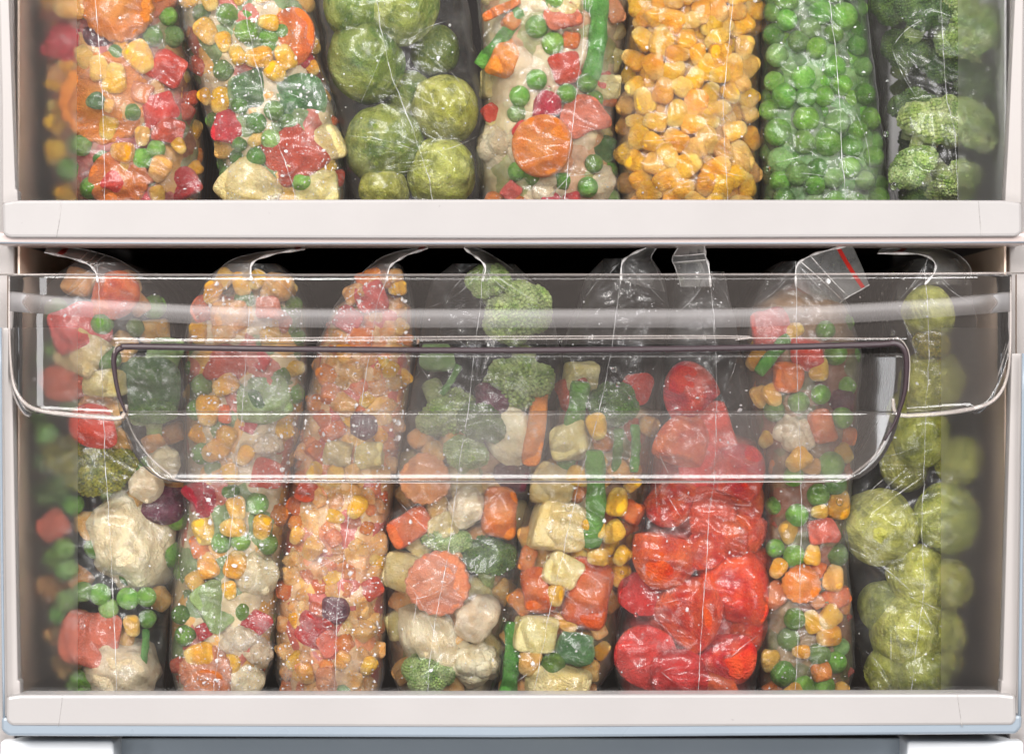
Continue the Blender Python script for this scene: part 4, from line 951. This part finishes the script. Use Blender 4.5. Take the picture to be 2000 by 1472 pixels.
bag(desc='orange bag of diced vegetables', core_d=.0042, thr=.62, label='orange bag of finely diced vegetables, third from left in the lower drawer', film=F_frost, core=cr_orange,
    outline=[(515, 742, 776, 758), (540, 700, 786, 755), (600, 656, 800, 735), (680, 622, 803, 724), (760, 606, 797, 710), (900, 577, 777, 692), (1000, 561, 763, 682), (1100, 549, 752, 670), (1200, 541, 749, 658), (1300, 540, 746, 655), (1355, 555, 736, 652), (1385, 565, 725, 650)],
    pieces=[('pepper', 725, 580, 36, 10), ('odice', 690, 575, 24), ('pepper', 682, 625, 30), ('cdice', 705, 660, 28), ('carrot', 642, 740, 30), ('corn', 672, 690, 21), ('odice', 690, 722, 28), ('cdice', 645, 768, 22), ('purple', 708, 830, 32), ('carrot', 650, 842, 26, 60), ('odice', 672, 790, 26), ('potato', 662, 885, 30, 5), ('potato', 722, 890, 30, 0), ('corn', 655, 930, 23, 10), ('corn', 615, 920, 20), ('corn', 690, 925, 20), ('pdice', 600, 960, 26), ('corn', 697, 990, 24, 30), ('corn', 610, 1072, 27), ('corn', 580, 1045, 19), ('cdice', 650, 1050, 18), ('pdice', 725, 1150, 26), ('pepper', 612, 1232, 42, 20), ('pepper', 642, 1255, 28, -60), ('purple', 655, 1190, 32), ('corn', 598, 1315, 22), ('carrot', 640, 1330, 32), ('pea', 670, 1352, 18), ('corn', 720, 1300, 20), ('corn', 668, 1290, 20)],
    fill=[([('odice', 22), ('odice', 27), ('odice', 18), ('cdice', 22), ('cdice', 17), ('corn', 21)], 420), ([('odice', 24), ('cdice', 20)], 250)],
    creases=[(600, 1120, 690, 1080, 1.0, 5), (630, 1215, 690, 1200, .9, 5)], ncrease=14, ice=1000,
    flap=[[(755, 548), (761, 522), (776, 509), (800, 496), (836, 485)], [(694, 545), (722, 520), (750, 501), (790, 489), (832, 483)]], stripe_at=2, flapd=.5)
bag(desc='bag with broccoli and ridged carrot', fill_top=800, label='clear bag of broccoli and ridged carrot slices, fourth from left in lower drawer', film=F_clear, core=cr_cream, core_top=330, core_d=.014, slack=.006,
    outline=[(515, 890, 1000, 945), (545, 850, 1032, 942), (600, 835, 1072, 938), (700, 820, 1092, 925), (800, 800, 1084, 915), (900, 776, 1060, 898), (1000, 760, 1036, 886), (1100, 753, 1013, 872), (1200, 756, 1000, 852), (1300, 766, 976, 838), (1355, 785, 956, 835), (1385, 795, 945, 834)],
    pieces=[('broc_p', 1010, 600, 80, 150, .4), ('broc_p', 1018, 730, 80, 170), ('broc_p', 955, 560, 50, 0, .4), ('broc_p', 862, 790, 70, 160), ('bean', 880, 742, 34, 30), ('broc', 935, 840, 62, 20), ('cream', 992, 840, 74, 15, 0, .55), ('stick', 1046, 830, 82, 12), ('disc', 830, 935, 50, 0), ('broc_p', 908, 895, 50, 15, -.3), ('carrot', 975, 1000, 50, 10), ('cream', 912, 990, 38), ('carrot', 800, 1030, 46, 60), ('broc_p', 870, 1070, 56, 10, .2), ('disc', 856, 1138, 63, 10, -.4), ('broc', 948, 1105, 68, 5), ('cream', 836, 1235, 78, 30, 0, .8), ('cream', 928, 1205, 48), ('cauli', 925, 1300, 62, 10), ('broc_p', 836, 1320, 58, 10), ('potato', 782, 1115, 42), ('purple', 1000, 935, 40, 0, .8), ('purple', 960, 780, 40, 0, 1), ('greenp', 830, 700, 40, 0, 1.2)],
    fill=[([('odice', 26), ('potato', 30)], 60), ([('odice', 32), ('potato', 34)], 120)],
    creases=[(800, 1140, 870, 1330, .7, 5), (805, 1170, 890, 1125, 1.4, 5), (800, 1250, 815, 1160, 1.2, 5), (780, 980, 850, 1050, 1.2, 6), (860, 985, 830, 1040, 1.4, 6), (870, 970, 890, 1030, 1.0, 6), (820, 715, 870, 790, 1.0, 5), (870, 830, 910, 850, 1.0, 5)], ncrease=16, ice=150,
    flap=[[(942, 550), (948, 524), (938, 508), (920, 495), (906, 484)], [(1024, 546), (990, 518), (966, 502), (942, 489), (918, 482)]], stripe=False, flapd=.5)
bag(desc='bag with green beans and carrot chunks', fill_top=790, label='clear bag of green beans and carrot chunks, fifth from left in the lower drawer', film=F_clear, core=cr_cream, core_top=260, core_d=.011,
    outline=[(505, 1185, 1268, 1215), (540, 1150, 1292, 1213), (600, 1135, 1302, 1205), (680, 1102, 1292, 1195), (760, 1094, 1290, 1180), (850, 1086, 1280, 1158), (940, 1046, 1264, 1130), (1000, 1026, 1262, 1118), (1100, 1007, 1240, 1095), (1200, 986, 1207, 1072), (1300, 976, 1196, 1053), (1355, 976, 1156, 1042), (1385, 985, 1140, 1040)],
    pieces=[('bean', 1118, 838, 96, 8), ('bean', 1160, 975, 98, 2, -.3), ('bean', 1240, 875, 48, 3), ('bean', 1206, 885, 50, 0, .3), ('broc', 1200, 800, 60, 10), ('potato', 1082, 862, 42), ('potato', 1072, 950, 46, 20), ('corn', 1166, 832, 27), ('corn', 1205, 980, 29, 185), ('corn', 1196, 1040, 28, 60), ('corn', 1168, 1088, 22, 90), ('potato', 1090, 1030, 58, 10), ('potato', 1096, 1115, 38, 30), ('corn', 1032, 1050, 27), ('carrot', 1150, 1160, 70, 12), ('carrot', 1052, 1152, 46, -12), ('corn', 1086, 1162, 22, 0, -.4), ('potato', 1046, 1238, 44, 5), ('corn', 1034, 1292, 29, 15), ('pea', 1080, 1298, 26), ('bean', 996, 1300, 88, 2), ('greenp', 1122, 1268, 46, 10), ('potato', 1085, 1350, 66, 5), ('carrot', 1018, 1175, 28), ('carrot', 1030, 1092, 26), ('potato', 1135, 735, 34, 0, 1.2), ('corn', 1215, 1085, 22), ('cdice', 1235, 1000, 26), ('pepper', 1105, 770, 40, 70, .8), ('pepper', 1240, 760, 40, 0, 1)],
    fill=[([('corn', 25), ('odice', 24)], 60), ([('odice', 30), ('corn', 26), ('cdice', 26)], 160)],
    creases=[(1110, 690, 1130, 760, 1.2, 6), (1220, 760, 1265, 715, 1.4, 6), (1050, 1300, 1010, 1330, 1.0, 6)], ncrease=16, ice=150,
    flap=[[(1213, 548), (1215, 514), (1232, 498), (1262, 484)], [(1298, 570), (1280, 520), (1272, 502), (1282, 484)]], stripe=False, flapd=.6)
bag(desc='bag of red tomatoes', label='clear bag of red tomato halves, third from right in the lower drawer', film=F_clear, core=cr_red, core_top=300, core_d=.013, slack=.0025,
    outline=[(530, 1325, 1410, 1386), (600, 1318, 1424, 1392), (680, 1304, 1442, 1398), (760, 1290, 1462, 1400), (850, 1275, 1484, 1398), (940, 1263, 1497, 1395), (1000, 1250, 1502, 1385), (1100, 1226, 1504, 1380), (1200, 1209, 1497, 1372), (1300, 1205, 1484, 1366), (1355, 1215, 1472, 1364), (1385, 1228, 1460, 1364)],
    pieces=[('tomato', 1352, 775, 72, -20), ('tomato', 1330, 872, 70, 40), ('tomato', 1400, 850, 66, 0, 0.5), ('tomato', 1310, 965, 68, 10, 0.2), ('tomato', 1430, 935, 76, 40), ('tomato', 1378, 1000, 66, 90, 0.5), ('tomato', 1300, 1075, 84, 10, -0.3), ('tomato', 1442, 1035, 76, 80), ('tomato', 1385, 1085, 66, 30, 0.5), ('tomato', 1432, 1150, 90, -15, -0.2), ('tomato', 1342, 1200, 84, 30), ('tomato', 1262, 1175, 66, 40, 0.2), ('tomato', 1262, 1285, 76, 60), ('tomato', 1412, 1280, 74, 80), ('tomato', 1335, 1330, 74, 45), ('tomato', 1400, 1350, 70, 100, 0.2), ('tomato', 1465, 1225, 56, 0, 0.5), ('tomato', 1470, 1090, 52, 0, 0.6), ('tomato', 1455, 980, 50, 0, 0.6), ('tomato', 1375, 920, 60, 20, 0.7)],
    creases=[(1300, 960, 1330, 1010, 1.2, 6), (1280, 940, 1285, 1010, 1.2, 6), (1290, 1310, 1360, 1350, 1.2, 6), (1295, 1310, 1340, 1300, 1.0, 5), (1440, 690, 1415, 760, 1.4, 7), (1280, 850, 1310, 930, .8, 6), (1420, 1290, 1480, 1240, 1, 6), (1262, 1180, 1340, 1165, 1, 6)], ncrease=22, ice=130,
    flap=[[(1388, 560), (1384, 520), (1378, 500), (1376, 480)], [(1330, 560), (1320, 525), (1313, 505), (1326, 482)]], stripe=False, flapd=.25, ziplines=[9, 13])
bag(desc='narrow bag of peas and corn', fill_top=600, label='narrow clear bag of peas, corn and carrot, second from right in the lower drawer', film=F_clear, core=cr_brown,
    outline=[(510, 1535, 1590, 1555), (545, 1500, 1625, 1555), (600, 1472, 1655, 1556), (700, 1457, 1680, 1556), (800, 1471, 1672, 1560), (940, 1496, 1660, 1564), (1000, 1500, 1653, 1566), (1100, 1500, 1652, 1563), (1200, 1491, 1662, 1562), (1300, 1486, 1666, 1556), (1355, 1490, 1652, 1553), (1385, 1500, 1642, 1552)],
    pieces=[('pepper', 1490, 640, 44, 10), ('bean', 1520, 680, 66, 38), ('pepper', 1577, 692, 40, 85), ('cdice', 1538, 735, 34), ('corn', 1600, 720, 25, 185), ('pea', 1632, 690, 24), ('pea', 1612, 645, 20), ('corn', 1485, 775, 24), ('corn', 1508, 772, 24), ('pea', 1560, 786, 22), ('pea', 1512, 802, 22), ('pea', 1603, 770, 20), ('carrot', 1605, 832, 34, -15), ('pea', 1645, 815, 22), ('cauli', 1550, 852, 52), ('corn', 1560, 897, 28, 50, -.4), ('purple', 1640, 785, 30, 0, .5), ('pea', 1622, 908, 28), ('pea', 1550, 930, 21), ('pea', 1632, 945, 23), ('corn', 1640, 985, 30, 190), ('pea', 1598, 966, 23), ('corn', 1600, 999, 18, 85), ('pea', 1557, 1006, 23), ('pepper', 1605, 1037, 34, 10), ('corn', 1587, 1083, 22, 185), ('pea', 1552, 1086, 23), ('disc', 1565, 1140, 38, 0), ('corn', 1628, 1128, 27, 190), ('carrot', 1632, 1168, 32, 70, .3), ('corn', 1588, 1213, 24, 160), ('corn', 1620, 1206, 28, 50), ('pea', 1552, 1208, 22), ('corn', 1618, 1242, 27, 80), ('pea', 1540, 1247, 23), ('corn', 1565, 1272, 18, 90), ('pea', 1600, 1277, 23), ('pea', 1632, 1292, 23), ('cdice', 1605, 1312, 22), ('pea', 1530, 1315, 26), ('pea', 1570, 1342, 24), ('pea', 1610, 1340, 22), ('corn', 1548, 1352, 22, 60), ('corn', 1504, 1290, 24), ('corn', 1520, 1110, 21), ('pea', 1514, 1070, 19), ('cdice', 1508, 1160, 28), ('corn', 1642, 1350, 20)],
    fill=[([('pea', 22), ('corn', 24), ('cdice', 20)], 100), ([('pea', 23), ('corn', 25), ('cdice', 24), ('pdice', 22)], 250)], creases=[(1560, 1270, 1640, 1255, .9, 5)], ncrease=12, ice=120,
    flap=[[(1555, 560), (1556, 520), (1582, 500), (1620, 488), (1664, 478)], [(1630, 606), (1640, 592), (1656, 580), (1678, 568), (1698, 556)]], stripe_at=4, flapd=.35, stripe_w=8, ziplines=[8, 12])
bag(desc='lower bag of Brussels sprouts', label='wrinkled clear bag of Brussels sprouts, rightmost in the lower drawer', film=F_loose, core=None, slack=.006, wob=8,
    outline=[(505, 1795, 1865, 1812), (530, 1770, 1890, 1806), (600, 1748, 1897, 1812), (700, 1750, 1906, 1815), (800, 1738, 1908, 1808), (880, 1682, 1912, 1806), (950, 1652, 1914, 1804), (1020, 1645, 1914, 1800), (1080, 1658, 1907, 1802), (1150, 1668, 1892, 1806), (1220, 1670, 1880, 1795), (1300, 1688, 1872, 1785), (1355, 1720, 1852, 1780), (1385, 1735, 1840, 1780)],
    pieces=[('sprout_y', 1812, 612, 52, 0), ('broc_y', 1815, 680, 42, 10), ('sprout_y', 1812, 748, 64, 30), ('sprout_y', 1800, 852, 58, 0), ('sprout_y', 1714, 1030, 76, 60), ('sprout_y', 1850, 1010, 66, 0), ('sprout_y', 1795, 1128, 64, 20), ('sprout_y', 1855, 1140, 50, 0), ('sprout_y', 1775, 1232, 82, 0), ('sprout_y', 1800, 1320, 58, 20), ('sprout_y', 1870, 900, 48, 0, .5), ('sprout_y', 1765, 910, 50, 0, 2.5), ('sprout_y', 1840, 1290, 40, 0, 1), ('sprout_y', 1722, 1185, 50, 0, 1.2), ('sprout_y', 1735, 1310, 48, 0, 1.0), ('sprout_y', 1862, 1235, 46, 0, .8), ('sprout_y', 1760, 800, 40, 0, 1.5)],
    creases=[(1705, 1000, 1810, 925, 1.6, 6), (1695, 985, 1770, 915, 1.4, 6), (1690, 970, 1740, 925, 1.0, 5), (1650, 1065, 1780, 1155, 1.8, 6), (1750, 1150, 1860, 1200, 1.0, 6), (1740, 1200, 1740, 1340, 1.2, 6), (1690, 1270, 1740, 1350, 1.4, 6), (1840, 1250, 1800, 1180, 1.4, 6), (1750, 600, 1790, 700, 1.2, 6), (1700, 890, 1790, 870, 1.2, 7)], ncrease=22, ice=60,
    flap=[[(1806, 556), (1826, 530), (1822, 508), (1790, 496), (1714, 495)], [(1888, 556), (1896, 525), (1868, 496), (1820, 484), (1722, 486)]], stripe_at=3, flapd=.5)
for b in BAGS: build_bag(b)

# ------------------------------------------------------------------ water droplets on the clear fronts
t_ = NT('water'); gb = t_.n('ShaderNodeBsdfGlass', i_IOR=1.33, i_Roughness=0.0); tb = t_.n('ShaderNodeBsdfTransparent'); M_water = t_.surf(t_.shmix(0.25, gb.outputs[0], tb.outputs[0]))
v, f = ico(3)
dm = mk_mesh('water_droplet', [(q[0], q[1] * .42, q[2]) for q in v], f, M_water)
DR = [(699, 715, 5, -.0165), (738, 714, 6, -.0165), (1327, 521, 4, -.0008), (1072, 173, 5, -.0008), (1053, 155, 4, -.0008), (1730, 262, 6, -.0008), (1746, 364, 8, -.0008), (1640, 980, 7, -.0008), (1200, 722, 5, -.005), (1208, 751, 5, -.005), (1231, 776, 4, -.005), (813, 665, 6, -.0165), (690, 669, 4, -.0165), (1095, 664, 4, -.0165), (915, 671, 4, -.0165), (1033, 1089, 5, -.0008), (1070, 1088, 4, -.0008), (1110, 993, 6, -.0008), (1100, 1018, 6, -.0008), (1215, 1118, 4, -.0008), (1500, 330, 5, -.0008), (1745, 650, 4, -.0165), (520, 862, 5, -.005), (1235, 915, 3, -.005), (1196, 922, 3, -.005), (1242, 1200, 4, -.0008), (880, 310, 4, -.0008), (1980, 250, 5, -.0008), (1978, 290, 4, -.0008), (1902, 180, 4, -.0008), (1500, 160, 4, -.0008), (1700, 187, 5, -.0008), (1545, 175, 4, -.0008), (985, 1210, 4, -.0008), (1420, 1120, 4, -.0008), (1806, 1290, 4, -.0008), (640, 1200, 3, -.0008), (455, 760, 4, -.005), (385, 620, 3, -.0165)]
for (a, b, r_, y) in DR:
    o = obj('water_droplet', dm, None, P(a, b, y)); s_ = r_ * S; o.scale = (s_, s_, s_ * random.uniform(.9, 1.3))
    tag(o, 'tiny clear water droplet stuck on the clear drawer front', 'droplet', 'water droplets on the drawer fronts')
